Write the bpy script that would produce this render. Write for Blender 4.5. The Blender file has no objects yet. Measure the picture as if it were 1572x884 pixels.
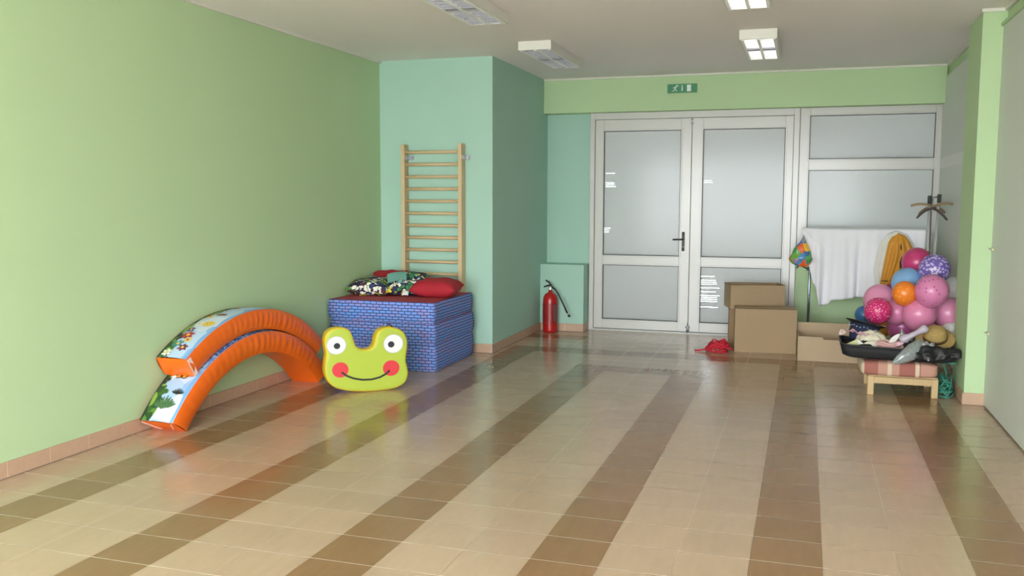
import bpy, bmesh, math, random
from mathutils import Vector, Matrix, noise
C = bpy.context.scene
COL = C.collection
PI = math.pi
V = Vector

# ------------------------------------------------------------------ camera
FPX, YAW, PIT, ROL, H = 1395.2, 0.3114, 0.0979, -0.0026, 1.54
cf = V((-math.sin(YAW)*math.cos(PIT), math.cos(YAW)*math.cos(PIT), -math.sin(PIT)))
r0 = V((math.cos(YAW), math.sin(YAW), 0)); d0 = cf.cross(r0)
cr = r0*math.cos(ROL) + d0*math.sin(ROL)
cd = -r0*math.sin(ROL) + d0*math.cos(ROL)
cam = bpy.data.objects.new('camera', bpy.data.cameras.new('camera')); COL.objects.link(cam)
cu = -cd; cb = -cf
cam.matrix_world = Matrix(((cr.x, cu.x, cb.x, 0), (cr.y, cu.y, cb.y, 0), (cr.z, cu.z, cb.z, H), (0, 0, 0, 1)))
cam.data.sensor_width = 36; cam.data.lens = 36*FPX/1572; cam.data.clip_start = 0.05
C.camera = cam

def at(x, y, ax, val):
    """point where the sight line of a photo pixel meets the plane axis=val"""
    v = cf + cr*((x-786)/FPX) + cd*((y-442)/FPX)
    o = V((0, 0, H)); return o + v*((val-o[ax])/v[ax])

# ------------------------------------------------------------------ light
C.view_settings.view_transform = 'Standard'; C.view_settings.look = 'None'
C.view_settings.gamma = 1; C.view_settings.use_curve_mapping = False
C.view_settings.exposure = 0.12
SKY = 20.0
w = bpy.data.worlds.new('sky'); C.world = w; w.use_nodes = True
bg = w.node_tree.nodes['Background']; bg.inputs[0].default_value = (0.93, 0.97, 1.0, 1); bg.inputs[1].default_value = SKY
XL, XR, YB, YF, ZC = -4.15, 1.33, 10.5, -2.2, 2.917
def area(name, loc, size, rot, power, col=(1, 1, 1), portal=False):
    l = bpy.data.lights.new(name, 'AREA'); l.shape = 'RECTANGLE'; l.size, l.size_y = size; l.energy = power; l.color = col
    o = bpy.data.objects.new(name, l); COL.objects.link(o); o.location = loc; o.rotation_euler = rot
    if portal: l.cycles.is_portal = True
    return o
area('window_daylight', (-1.41, YF-0.25, 1.4), (5.0, 2.4), (PI/2, 0, 0), 1, portal=True)
LAMP_E = 3.0

# ------------------------------------------------------------------ materials
def lin(c):
    return tuple(((x/255)/12.92 if x/255 <= 0.04045 else ((x/255+0.055)/1.055)**2.4) for x in c) + (1,)
MATS = {}
def mat(name, rgb, rough=0.6, metal=0.0, bump=0.0, bscale=60, var=0.0, vscale=8, trans=0.0, sheen=0.0, emit=0, stretch=None, spec=0.5, coat=0):
    if name in MATS: return MATS[name]
    m = bpy.data.materials.new(name); m.use_nodes = True; N = m.node_tree.nodes; L = m.node_tree.links
    b = N['Principled BSDF']; b.inputs['Base Color'].default_value = lin(rgb); b.inputs['Roughness'].default_value = rough
    b.inputs['Metallic'].default_value = metal; b.inputs['Specular IOR Level'].default_value = spec
    b.inputs['Coat Weight'].default_value = coat
    if trans: b.inputs['Transmission Weight'].default_value = trans
    if sheen: b.inputs['Sheen Weight'].default_value = sheen
    if emit:
        b.inputs['Emission Color'].default_value = lin(rgb); b.inputs['Emission Strength'].default_value = emit
    tc = N.new('ShaderNodeTexCoord'); mp = N.new('ShaderNodeMapping'); L.new(tc.outputs['Object'], mp.inputs[0])
    if stretch: mp.inputs['Scale'].default_value = stretch
    nz = N.new('ShaderNodeTexNoise'); nz.inputs['Scale'].default_value = vscale; nz.inputs['Detail'].default_value = 4
    L.new(mp.outputs[0], nz.inputs['Vector'])
    mx = N.new('ShaderNodeMix'); mx.data_type = 'RGBA'
    c = lin(rgb); k = var
    mx.inputs[6].default_value = tuple(min(1, x*(1-k)) for x in c[:3])+(1,)
    mx.inputs[7].default_value = tuple(min(1, x*(1+k)) for x in c[:3])+(1,)
    L.new(nz.outputs[0], mx.inputs[0]); L.new(mx.outputs[2], b.inputs['Base Color'])
    if bump:
        n2 = N.new('ShaderNodeTexNoise'); n2.inputs['Scale'].default_value = bscale; n2.inputs['Detail'].default_value = 3
        L.new(mp.outputs[0], n2.inputs['Vector'])
        bp = N.new('ShaderNodeBump'); bp.inputs['Strength'].default_value = bump; bp.inputs['Distance'].default_value = 0.01
        L.new(n2.outputs[0], bp.inputs['Height']); L.new(bp.outputs[0], b.inputs['Normal'])
    MATS[name] = m
    return m

def ramp_mat(name, stops, scale=12, kind='voronoi', rough=0.7, coord='Object', outline=None, rand=1.0, bump=0):
    """patterned cloth or print: random coloured cells, optional dark outline"""
    m = bpy.data.materials.new(name); m.use_nodes = True; N = m.node_tree.nodes; L = m.node_tree.links
    b = N['Principled BSDF']; b.inputs['Roughness'].default_value = rough
    tc = N.new('ShaderNodeTexCoord'); vo = N.new('ShaderNodeTexVoronoi'); vo.inputs['Scale'].default_value = scale
    vo.inputs['Randomness'].default_value = rand
    nz = N.new('ShaderNodeTexNoise'); nz.inputs['Scale'].default_value = scale*0.7
    ad = N.new('ShaderNodeMixRGB'); ad.blend_type = 'ADD'; ad.inputs[0].default_value = 0.09
    L.new(tc.outputs[coord], nz.inputs['Vector']); L.new(tc.outputs[coord], ad.inputs[1]); L.new(nz.outputs['Color'], ad.inputs[2])
    L.new(ad.outputs[0], vo.inputs['Vector'])
    sp = N.new('ShaderNodeSeparateColor'); L.new(vo.outputs['Color'], sp.inputs[0])
    rp = N.new('ShaderNodeValToRGB'); rp.color_ramp.interpolation = 'CONSTANT'
    el = rp.color_ramp.elements
    el[0].position = 0; el[0].color = lin(stops[0]); el[1].position = 1/len(stops); el[1].color = lin(stops[1])
    for i in range(2, len(stops)):
        e = el.new(i/len(stops)); e.color = lin(stops[i])
    L.new(sp.outputs[0], rp.inputs[0])
    out = rp.outputs[0]
    if outline:
        ve = N.new('ShaderNodeTexVoronoi'); ve.feature = 'DISTANCE_TO_EDGE'; ve.inputs['Scale'].default_value = scale
        ve.inputs['Randomness'].default_value = rand
        L.new(ad.outputs[0], ve.inputs['Vector'])
        lt = N.new('ShaderNodeMath'); lt.operation = 'LESS_THAN'; lt.inputs[1].default_value = outline[1]
        L.new(ve.outputs['Distance'], lt.inputs[0])
        mx = N.new('ShaderNodeMix'); mx.data_type = 'RGBA'; L.new(lt.outputs[0], mx.inputs[0]); L.new(out, mx.inputs[6])
        mx.inputs[7].default_value = lin(outline[0]); out = mx.outputs[2]
    L.new(out, b.inputs['Base Color'])
    return m

def spot_mat(name, base, spot, scale=30, size=0.25, rough=0.3):
    """balloon rubber with small printed spots"""
    m = bpy.data.materials.new(name); m.use_nodes = True; N = m.node_tree.nodes; L = m.node_tree.links
    b = N['Principled BSDF']; b.inputs['Roughness'].default_value = rough
    tc = N.new('ShaderNodeTexCoord'); vo = N.new('ShaderNodeTexVoronoi'); vo.inputs['Scale'].default_value = scale
    L.new(tc.outputs['Object'], vo.inputs['Vector'])
    lt = N.new('ShaderNodeMath'); lt.operation = 'LESS_THAN'; lt.inputs[1].default_value = size; L.new(vo.outputs['Distance'], lt.inputs[0])
    mx = N.new('ShaderNodeMix'); mx.data_type = 'RGBA'; L.new(lt.outputs[0], mx.inputs[0])
    mx.inputs[6].default_value = lin(base); mx.inputs[7].default_value = lin(spot); L.new(mx.outputs[2], b.inputs['Base Color'])
    return m

def brick_mat(name, c1, c2, mortar, bw, rh, ms):
    m = bpy.data.materials.new(name); m.use_nodes = True; N = m.node_tree.nodes; L = m.node_tree.links
    b = N['Principled BSDF']; b.inputs['Roughness'].default_value = 0.75
    tc = N.new('ShaderNodeTexCoord'); nz = N.new('ShaderNodeTexNoise'); nz.inputs['Scale'].default_value = 9
    ad = N.new('ShaderNodeMixRGB'); ad.blend_type = 'ADD'; ad.inputs[0].default_value = 0.012
    L.new(tc.outputs['UV'], nz.inputs['Vector']); L.new(tc.outputs['UV'], ad.inputs[1]); L.new(nz.outputs['Color'], ad.inputs[2])
    br = N.new('ShaderNodeTexBrick'); br.inputs['Color1'].default_value = lin(c1); br.inputs['Color2'].default_value = lin(c2)
    br.inputs['Mortar'].default_value = lin(mortar); br.inputs['Scale'].default_value = 1
    br.inputs['Mortar Size'].default_value = ms; br.inputs['Brick Width'].default_value = bw; br.inputs['Row Height'].default_value = rh
    br.inputs['Mortar Smooth'].default_value = 0.2
    L.new(ad.outputs[0], br.inputs['Vector']); L.new(br.outputs['Color'], b.inputs['Base Color'])
    return m

def glass_mat(name, tint=(0.93, 0.96, 0.97)):
    m = bpy.data.materials.new(name); m.use_nodes = True; N = m.node_tree.nodes; L = m.node_tree.links
    N.remove(N['Principled BSDF']); out = N['Material Output']
    t = N.new('ShaderNodeBsdfTransparent'); t.inputs[0].default_value = tint+(1,)
    g = N.new('ShaderNodeBsdfGlossy'); g.inputs['Roughness'].default_value = 0.14
    f = N.new('ShaderNodeFresnel'); f.inputs[0].default_value = 1.22
    mx = N.new('ShaderNodeMixShader'); L.new(f.outputs[0], mx.inputs[0]); L.new(t.outputs[0], mx.inputs[1]); L.new(g.outputs[0], mx.inputs[2])
    L.new(mx.outputs[0], out.inputs[0]); return m

GREEN = mat('green_wall_paint', (186, 213, 168), 0.75, bump=0.06, bscale=90, var=0.025, vscale=1.5)
TEAL = mat('teal_wall_paint', (170, 208, 192), 0.75, bump=0.06, bscale=90, var=0.03, vscale=2.5)
CEIL = mat('ceiling_paint', (248, 243, 243), 0.85, bump=0.05, bscale=60, var=0.02, vscale=1)
COVE = mat('cove_trim_white', (222, 222, 212), 0.6)
PVC = mat('white_pvc_frame', (206, 205, 202), 0.22, var=0.01)
PANEL = mat('grey_partition_panel', (214, 219, 213), 0.5, var=0.02, vscale=2)
PANEL2 = mat('pale_partition_stripe', (230, 232, 228), 0.5)
BASEM = mat('baseboard_tile', (192, 160, 136), 0.45, var=0.08, vscale=25)
SEAM = mat('dark_joint', (70, 66, 62), 0.7)
BLACK = mat('black_plastic', (26, 27, 30), 0.5)
GASKET = mat('black_rubber_gasket', (40, 42, 44), 0.6)
CHROME = mat('chrome', (226, 228, 232), 0.25, metal=0.6)
STEEL = mat('dull_steel', (150, 152, 155), 0.35, metal=1)
BIRCH = mat('birch_wood', (208, 184, 144), 0.5, var=0.1, vscale=14, stretch=(6, 6, 0.6), bump=0.05)
CARD = mat('cardboard', (168, 144, 114), 0.85, var=0.04, vscale=14, bump=0.03)
CARDL = mat('cardboard_pale', (188, 166, 138), 0.85, var=0.04, vscale=14)
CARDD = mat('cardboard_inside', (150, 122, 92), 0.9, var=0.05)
BLIND = mat('blind_slat', (188, 184, 181), 0.6)
GLASS = glass_mat('door_glass')
LAMPW = mat('lamp_housing', (226, 225, 218), 0.45)
LOUV = mat('louvre_aluminium', (232, 233, 236), 0.35, metal=0.3)
TUBE = mat('fluorescent_tube', (255, 252, 245), 0.4, emit=LAMP_E)
LOUV_UNLIT = mat('louvre_unlit_tone', (176, 179, 188), 0.45)  # darker copy of the louvre colour, painted as unlit for the lamps that are off
RAIL_GLEAM = mat('louvre_rail_gleam', (255, 255, 255), 0.3)  # pure white stands in for the light caught along the rails
TUBE_OFF_GLOW = mat('off_tube_added_glow', (236, 236, 240), 0.3, emit=0.5)  # faint glow added to the switched-off tubes to brighten rails and blades
ORANGE = mat('orange_vinyl', (240, 108, 22), 0.38, var=0.04, vscale=6, bump=0.08, bscale=25)

# ------------------------------------------------------------------ mesh builder
class MB:
    def __init__(s): s.bm = bmesh.new(); s.mats = []; s.mi = 0
    def use(s, m):
        if m not in s.mats: s.mats.append(m)
        s.mi = s.mats.index(m); return s
    def _tag(s, fs, smooth=False):
        for f in fs: f.material_index = s.mi; f.smooth = smooth
    def box(s, lo, hi, bev=0.0, M=None, seg=2):
        lo, hi = V(lo), V(hi); c = (lo+hi)/2; d = hi-lo
        t = bmesh.new(); bmesh.ops.create_cube(t, size=1, matrix=Matrix.Translation(c) @ Matrix.Diagonal((abs(d.x), abs(d.y), abs(d.z), 1)))
        if bev: bmesh.ops.bevel(t, geom=t.edges[:], offset=bev, segments=seg, affect='EDGES', profile=0.5)
        return s.merge(t, M, bev > 0.006)
    def merge(s, t, M=None, smooth=False):
        mp = {}
        for v in t.verts: mp[v] = s.bm.verts.new((M @ v.co) if M else v.co)
        for f in t.faces:
            try: n = s.bm.faces.new([mp[v] for v in f.verts])
            except ValueError: continue
            n.material_index = s.mi; n.smooth = smooth
        t.free(); return s
    def grid(s, fn, nu, nv, closeu=False, closev=False, smooth=True, flip=False):
        vs = [[s.bm.verts.new(fn(i/(nu if closeu else nu), j/nv)) for j in range(nv+(0 if closev else 1))] for i in range(nu+(0 if closeu else 1))]
        fs = []
        for i in range(nu):
            for j in range(nv):
                a, b = vs[i][j], vs[(i+1) % len(vs)][j]; c_, d = vs[(i+1) % len(vs)][(j+1) % len(vs[0])], vs[i][(j+1) % len(vs[0])]
                q = [a, b, c_, d]
                if flip: q.reverse()
                try: fs.append(s.bm.faces.new(q))
                except ValueError: pass
        s._tag(fs, smooth); return s
    def tube(s, pts, r, n=8, closed=False, caps=True):
        pts = [V(p) for p in pts]; k = len(pts); rings = []; up = None
        rr = r if isinstance(r, (list, tuple)) else [r]*k
        for i in range(k):
            if closed: t = pts[(i+1) % k]-pts[i-1]
            else: t = pts[min(i+1, k-1)]-pts[max(i-1, 0)]
            if t.length < 1e-9: t = V((0, 0, 1))
            t.normalize()
            if up is None: up = V((0, 0, 1)) if abs(t.z) < 0.9 else V((1, 0, 0))
            a = up - t*up.dot(t)
            if a.length < 1e-4: a = t.orthogonal()
            a.normalize(); up = a; b = t.cross(a)
            rings.append([s.bm.verts.new(pts[i] + (a*math.cos(2*PI*j/n) + b*math.sin(2*PI*j/n))*rr[i]) for j in range(n)])
        fs = []
        for i in range(k if closed else k-1):
            A, B = rings[i], rings[(i+1) % k]
            for j in range(n): fs.append(s.bm.faces.new([A[j], A[(j+1) % n], B[(j+1) % n], B[j]]))
        s._tag(fs, True)
        if caps and not closed: s._tag([s.bm.faces.new(rings[0][::-1]), s.bm.faces.new(rings[-1])])
        return s
    def lathe(s, prof, c=(0, 0, 0), n=24, M=None, cap=True):
        t = bmesh.new(); rings = [[t.verts.new((max(r, 1e-4)*math.cos(2*PI*j/n), max(r, 1e-4)*math.sin(2*PI*j/n), z)) for j in range(n)] for r, z in prof]
        for A, B in zip(rings, rings[1:]):
            for j in range(n): t.faces.new([A[j], A[(j+1) % n], B[(j+1) % n], B[j]])
        if cap: t.faces.new(rings[0][::-1]); t.faces.new(rings[-1])
        return s.merge(t, Matrix.Translation(V(c)) @ (M or Matrix()), True)
    def prism(s, poly, z0, z1, M=None, smooth=False):
        """2-D outline extruded along local z"""
        t = bmesh.new(); a = [t.verts.new((x, y, z0)) for x, y in poly]; b = [t.verts.new((x, y, z1)) for x, y in poly]; n = len(poly)
        f1 = t.faces.new(a[::-1]); f2 = t.faces.new(b)
        for j in range(n): t.faces.new([a[j], a[(j+1) % n], b[(j+1) % n], b[j]])
        bmesh.ops.triangulate(t, faces=[f1, f2])
        return s.merge(t, M, smooth)
    def build(s, name, m=None, parent=None, loc=None, off=None, rotz=0, fixn=True):
        if m is not None:
            if not s.mats: s.mats = [m]
        if off is not None: bmesh.ops.translate(s.bm, vec=-V(off), verts=s.bm.verts[:])
        if fixn: bmesh.ops.recalc_face_normals(s.bm, faces=s.bm.faces[:])
        me = bpy.data.meshes.new(name); s.bm.to_mesh(me); s.bm.free()
        for x in s.mats: me.materials.append(x)
        o = bpy.data.objects.new(name, me); COL.objects.link(o)
        if loc is not None: o.location = loc
        elif off is not None and parent is None: o.location = off
        o.rotation_euler.z = rotz
        if parent is not None: o.parent = parent
        return o

def tag(o, label, cat, group=None, kind=None):
    o['label'] = label; o['category'] = cat
    if group: o['group'] = group
    if kind: o['kind'] = kind
    return o
def thing(name, label, cat, loc=(0, 0, 0), rotz=0, group=None):
    o = bpy.data.objects.new(name, None); COL.objects.link(o); o.location = loc; o.rotation_euler = (0, 0, rotz); o.empty_display_size = 0.1
    return tag(o, label, cat, group)
def struct(name, mb, m=None, label=None):
    o = mb.build(name, m); o['kind'] = 'structure'
    if label: o['label'] = label
    return o
def sroot(name, label, loc=(0, 0, 0)):
    o = bpy.data.objects.new(name, None); COL.objects.link(o); o.location = loc; o['kind'] = 'structure'; o['label'] = label
    return o
def copy_tree(o, parent=None):
    c = o.copy(); COL.objects.link(c)
    if parent is not None: c.parent = parent
    for ch in [x for x in bpy.data.objects if x.parent == o]: copy_tree(ch, c)
    return c
def uvbox(o):
    me = o.data; uv = me.uv_layers.new(name='UVMap')
    for p in me.polygons:
        n = p.normal
        for li in p.loop_indices:
            co = me.vertices[me.loops[li].vertex_index].co
            uv.data[li].uv = (co.x, co.z) if abs(n.y) >= max(abs(n.x), abs(n.z)) else ((co.y, co.z) if abs(n.x) > abs(n.z) else (co.x, co.y))
    return o
def subsurf(o, lv=1):
    md = o.modifiers.new('s', 'SUBSURF'); md.levels = lv; md.render_levels = lv; return o
def solid(o, t):
    md = o.modifiers.new('t', 'SOLIDIFY'); md.thickness = t; md.offset = 0; return o

# ------------------------------------------------------------------ floor
def tile_mat(name, rgb, dark):
    m = bpy.data.materials.new(name); m.use_nodes = True; N = m.node_tree.nodes; L = m.node_tree.links
    b = N['Principled BSDF']; b.inputs['Roughness'].default_value = 0.19; b.inputs['Specular IOR Level'].default_value = 0.5
    tc = N.new('ShaderNodeTexCoord'); mp = N.new('ShaderNodeMapping'); mp.inputs['Scale'].default_value = (28, 5, 1)
    nz = N.new('ShaderNodeTexNoise'); nz.inputs['Scale'].default_value = 1; nz.inputs['Detail'].default_value = 5
    L.new(tc.outputs['Object'], mp.inputs[0]); L.new(mp.outputs[0], nz.inputs['Vector'])
    mp2 = N.new('ShaderNodeMapping'); mp2.inputs['Scale'].default_value = (1/0.3002, 1/0.286, 0); mp2.inputs['Location'].default_value = (3.785/0.3002, -3.335/0.286+20, 0)
    L.new(tc.outputs['Object'], mp2.inputs[0])
    fl = N.new('ShaderNodeVectorMath'); fl.operation = 'FLOOR'; L.new(mp2.outputs[0], fl.inputs[0])
    wn = N.new('ShaderNodeTexWhiteNoise'); wn.noise_dimensions = '2D'; L.new(fl.outputs[0], wn.inputs['Vector'])
    a = N.new('ShaderNodeMath'); a.operation = 'MULTIPLY_ADD'; a.inputs[1].default_value = 0.35; L.new(wn.outputs['Value'], a.inputs[0]); L.new(nz.outputs[0], a.inputs[2])
    rp = N.new('ShaderNodeMapRange'); rp.inputs['From Min'].default_value = 0.35; rp.inputs['From Max'].default_value = 1.0; L.new(a.outputs[0], rp.inputs['Value'])
    mx = N.new('ShaderNodeMix'); mx.data_type = 'RGBA'; c = lin(rgb)
    mx.inputs[6].default_value = tuple(x*(1-dark) for x in c[:3])+(1,); mx.inputs[7].default_value = tuple(x*(1+dark) for x in c[:3])+(1,)
    L.new(rp.outputs[0], mx.inputs[0]); L.new(mx.outputs[2], b.inputs['Base Color'])
    bp = N.new('ShaderNodeBump'); bp.inputs['Strength'].default_value = 0.04; bp.inputs['Distance'].default_value = 0.003
    n3 = N.new('ShaderNodeTexNoise'); n3.inputs['Scale'].default_value = 7; L.new(tc.outputs['Object'], n3.inputs['Vector'])
    L.new(n3.outputs[0], bp.inputs['Height'])
    return m
TL = tile_mat('light_floor_tile', (190, 165, 141), 0.06); TD = tile_mat('dark_floor_tile', (146, 112, 80), 0.08)
GROUT = mat('floor_grout', (236, 224, 206), 0.5); 
X0, TP, RP = -3.785, 0.3002, 0.286
def dark_tile(i, y):
    lim = {0: 9.05, 3: 9.05, 6: 8.19, 9: 8.19, 12: 9.05, 15: 9.05}.get(i, -99)
    if y < lim: return True
    if 7.911 < y < 8.19 and 6 <= i <= 9: return True
    if 8.77 < y < 9.05 and i >= 3: return True
    if 9.62 < y < 9.91 and i <= 4: return True
    return False
fb = MB()
fb.use(GROUT).box((XL-0.3, YF-0.1, -0.1), (XR+0.4, YB+0.4, -0.0012))
for i in range(-2, 19):
    for k in range(-20, 27):
        xa, xb = X0+TP*i, X0+TP*(i+1); ya, yb = 3.335+RP*k, 3.335+RP*(k+1)
        xa, xb = max(xa, XL-0.2), min(xb, XR+0.2)
        if xb <= xa: continue
        gx = 0.0006
        fb.use(TD if dark_tile(i, (ya+yb)/2) else TL)
        q = [fb.bm.verts.new(p) for p in ((xa+gx, ya+0.0028, 0), (xb-gx, ya+0.0028, 0), (xb-gx, yb-0.0028, 0), (xa+gx, yb-0.0028, 0))]
        fb._tag([fb.bm.faces.new(q)])
struct('floor', fb)

# ------------------------------------------------------------------ room shell
def wall(name, lo, hi, m, label=None):
    return struct(name, MB().box(lo, hi), m, label)
wall('wall_left', (XL-0.2, YF, -0.05), (XL, 8.5, ZC+0.05), GREEN, 'light green painted wall along the left')
wall('ceiling', (XL-0.3, YF-0.2, ZC), (XR+0.4, YB+0.4, ZC+0.15), CEIL, 'plain off-white ceiling')
wall('wall_column', (XL-0.2, 8.5, -0.05), (-2.94, YB+0.3, ZC+0.05), TEAL, 'teal boxed-out wall section holding the wall bars')
# back wall: teal part left of the doors, green parapet under the window, green soffit beam
wall('wall_back', (-2.94, YB, -0.05), (-2.41, YB+0.2, ZC+0.05), TEAL, 'narrow teal wall left of the white doors')
wall('wall_parapet', (-0.09, YB-0.02, -0.05), (XR, YB+0.2, 0.96), GREEN, 'green parapet under the window')
wall('wall_soffit', (-2.94, 10.33, 2.525), (XR, YB+0.2, ZC+0.05), GREEN, 'green beam above the doors')
wall('wall_niche', (-2.94, 10.22, -0.02), (-2.42, YB, 0.78), TEAL, 'low teal boxed wall section behind the fire extinguisher')
# right side: green strip under the ceiling, grey sliding partition panels, pillar
wall('wall_right', (XR+0.012, YF, -0.05), (XR+0.25, YB+0.2, ZC+0.05), GREEN, 'green wall along the right')
wall('wall_pillar', (1.18, 7.48, -0.05), (XR+0.02, 8.06, ZC+0.02), GREEN, 'green square pillar on the right')
pn = MB()
ys = [8.07, 10.33]
pn.use(PANEL).box((XR-0.012, 8.06, 0.01), (XR+0.02, 10.49, 2.79), 0.002)
pn.use(PANEL2).box((XR-0.014, 8.062, 1.86), (XR, 10.49, 1.97), 0.001)
struct('wall_partition_far', pn, None, 'grey partition panel beyond the pillar')
pn = MB()
for a, b in ((-2.2, 0.9), (0.904, 4.15), (4.154, 7.478)):
    pn.use(PANEL).box((XR-0.014, a, 0.012), (XR+0.02, b, 2.79), 0.003)
struct('wall_partition_near', pn, None, 'smooth grey partition panels along the right')
wall('trim_1', (XR-0.03, YF, 2.79), (XR+0.02, 7.48, 2.812), GREEN)
wall('trim_2', (XL, YF, ZC-0.022), (XL+0.022, 8.5, ZC+0.01), COVE)
wall('trim_3', (-2.94, 10.31, ZC-0.02), (XR-0.01, 10.335, ZC+0.01), COVE)
cv = MB(); cv.box((1.168, 7.466, ZC-0.025), (1.182, 8.06, ZC+0.01)); cv.box((1.168, 7.462, ZC-0.025), (XR, 7.482, ZC+0.01))
struct('trim_4', cv, COVE)
cv = MB(); cv.box((XR-0.012, 8.06, ZC-0.022), (XR+0.02, 10.34, ZC+0.01)); cv.box((XR-0.012, YF, ZC-0.022), (XR+0.02, 7.48, ZC+0.01))
struct('trim_5', cv, COVE)
# baseboards of fired tile, one mesh per side with joints
def baseboard(name, p, q, nrm, step=0.3, h=0.092):
    p, q, nrm = V(p), V(q), V(nrm); L_ = (q-p).length; d = (q-p).normalized(); mb = MB().use(BASEM); s = 0
    while s < L_-0.01:
        e = min(s+step-0.003, L_); a = p+d*s; b = p+d*e+nrm*0.011
        mb.use(BASEM).box((min(a.x, b.x), min(a.y, b.y), 0), (max(a.x, b.x), max(a.y, b.y), h), 0.002); s += step
    a = p; b = p+d*L_+nrm*0.0085
    mb.use(GROUT).box((min(a.x, b.x), min(a.y, b.y), 0), (max(a.x, b.x), max(a.y, b.y), h-0.003))
    a = p; b = p+d*L_+nrm*0.0125
    mb.use(SEAM).box((min(a.x, b.x), min(a.y, b.y), 0), (max(a.x, b.x), max(a.y, b.y), 0.003))
    return struct(name, mb)
baseboard('baseboard_left', (XL, YF, 0), (XL, 8.5, 0), (1, 0, 0))
baseboard('baseboard_column', (XL, 8.5, 0), (-2.94, 8.5, 0), (0, -1, 0))
baseboard('baseboard_column_side', (-2.94, 8.49, 0), (-2.94, 10.22, 0), (1, 0, 0))
baseboard('baseboard_niche', (-2.94, 10.22, 0), (-2.42, 10.22, 0), (0, -1, 0))
baseboard('baseboard_niche_side', (-2.42, 10.21, 0), (-2.42, YB, 0), (1, 0, 0))
baseboard('baseboard_pillar', (1.17, 7.48, 0), (XR-0.01, 7.48, 0), (0, -1, 0))
baseboard('baseboard_pillar_side', (1.18, 7.47, 0), (1.18, 8.06, 0), (-1, 0, 0))
# window wall behind the camera: wide shop glazing that lets the daylight in
fr = MB()
fr.box((XL-0.2, YF-0.2, -0.05), (XL+0.12, YF, ZC)); fr.box((XR-0.12, YF-0.2, -0.05), (XR+0.2, YF, ZC))
fr.box((XL, YF-0.2, 2.62), (XR, YF, ZC)); fr.box((XL, YF-0.2, -0.05), (XR, YF, 0.15))
struct('wall_front', fr, GREEN, 'wall with wide shop windows behind the camera')
fr = MB(); n = 4
for i in range(n+1):
    x = XL+0.12+(XR-XL-0.24)*i/n; fr.box((x-0.035, YF-0.14, 0.15), (x+0.035, YF-0.06, 2.62))
for z in (0.18, 2.59): fr.box((XL+0.12, YF-0.14, z-0.035), (XR-0.12, YF-0.06, z+0.035))
struct('window_2', fr, PVC, 'white framed shop window behind the camera')
gm = mat('outdoor_paving', (196, 192, 186), 0.9)
struct('ground', MB().box((-30, -30, -0.3), (30, YF-0.2, -0.1)), gm)

# ------------------------------------------------------------------ doors and window with blinds between the panes
def blind_panel(parent, x0, x1, z0, z1, y, gaps=()):
    """black gasket line, glass pane and closed slat blind filling an opening"""
    g = MB(); t = 0.006
    for lo, hi in (((x0, y-0.004, z0), (x0+t, y+0.01, z1)), ((x1-t, y-0.004, z0), (x1, y+0.01, z1)), ((x0, y-0.004, z0), (x1, y+0.01, z0+t)), ((x0, y-0.004, z1-t), (x1, y+0.01, z1))):
        g.box(lo, hi)
    g.build('gasket', GASKET, parent)
    MB().box((x0, y+0.006, z0), (x1, y+0.010, z1)).build('pane', GLASS, parent)
    s = MB(); p = 0.022; z = z0; k = 0
    while z < z1:
        zt = min(z+p-0.0004, z1)
        cut = [gp for gp in gaps if gp[2] <= z <= gp[3] and random.random() < gp[4]]
        segs = [(x0, x1, 0)]
        if cut:
            a, b = cut[0][0], cut[0][1]; b += random.uniform(-0.05, 0.02)
            segs = [(x0, a, 0), (a, b, 0.004), (b, x1, 0)]
        for a, b, c_ in segs:
            if b-a > 0.002:
                q = [s.bm.verts.new(v) for v in ((a, y+0.0275, z+c_), (b, y+0.0275, z+c_), (b, y+0.025, zt+0.0025), (a, y+0.025, zt+0.0025))]
                s._tag([s.bm.faces.new(q)])
        z += p; k += 1
    s.build('blind', BLIND, parent)
def frame_rect(mb, x0, x1, z0, z1, wl, wr, wb, wt, y0, y1, bev=0.004):
    mb.box((x0, y0, z0), (x0+wl, y1, z1), bev); mb.box((x1-wr, y0, z0), (x1, y1, z1), bev)
    mb.box((x0+wl-0.001, y0+0.0005, z0), (x1-wr+0.001, y1, z0+wb), bev); mb.box((x0+wl-0.001, y0+0.0005, z1-wt), (x1-wr+0.001, y1, z1), bev)
random.seed(4)
YD = 10.46
o = MB()
frame_rect(o, -2.41, -0.09, 0.0, 2.525, 0.055, 0.06, 0.02, 0.075, YD-0.02, YD+0.07)
o.box((-2.42, YD-0.03, 0), (-0.09, YD+0.08, 0.012), 0.003)
o.box((-2.40, YD+0.062, 0.0), (-2.34, YD+0.075, 2.5)); o.box((-0.17, YD+0.062, 0.0), (-0.08, YD+0.075, 2.5)); o.box((-1.28, YD+0.062, 0.0), (-1.21, YD+0.075, 2.46)); o.box((-2.40, YD+0.062, 2.43), (-0.08, YD+0.075, 2.55)); o.box((-2.40, YD+0.062, -0.02), (-0.08, YD+0.075, 0.04))  # strips added behind the leaves to block light leaking round the doors
struct('trim_6', o, PVC, 'white outer frame of the double door')
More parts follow.
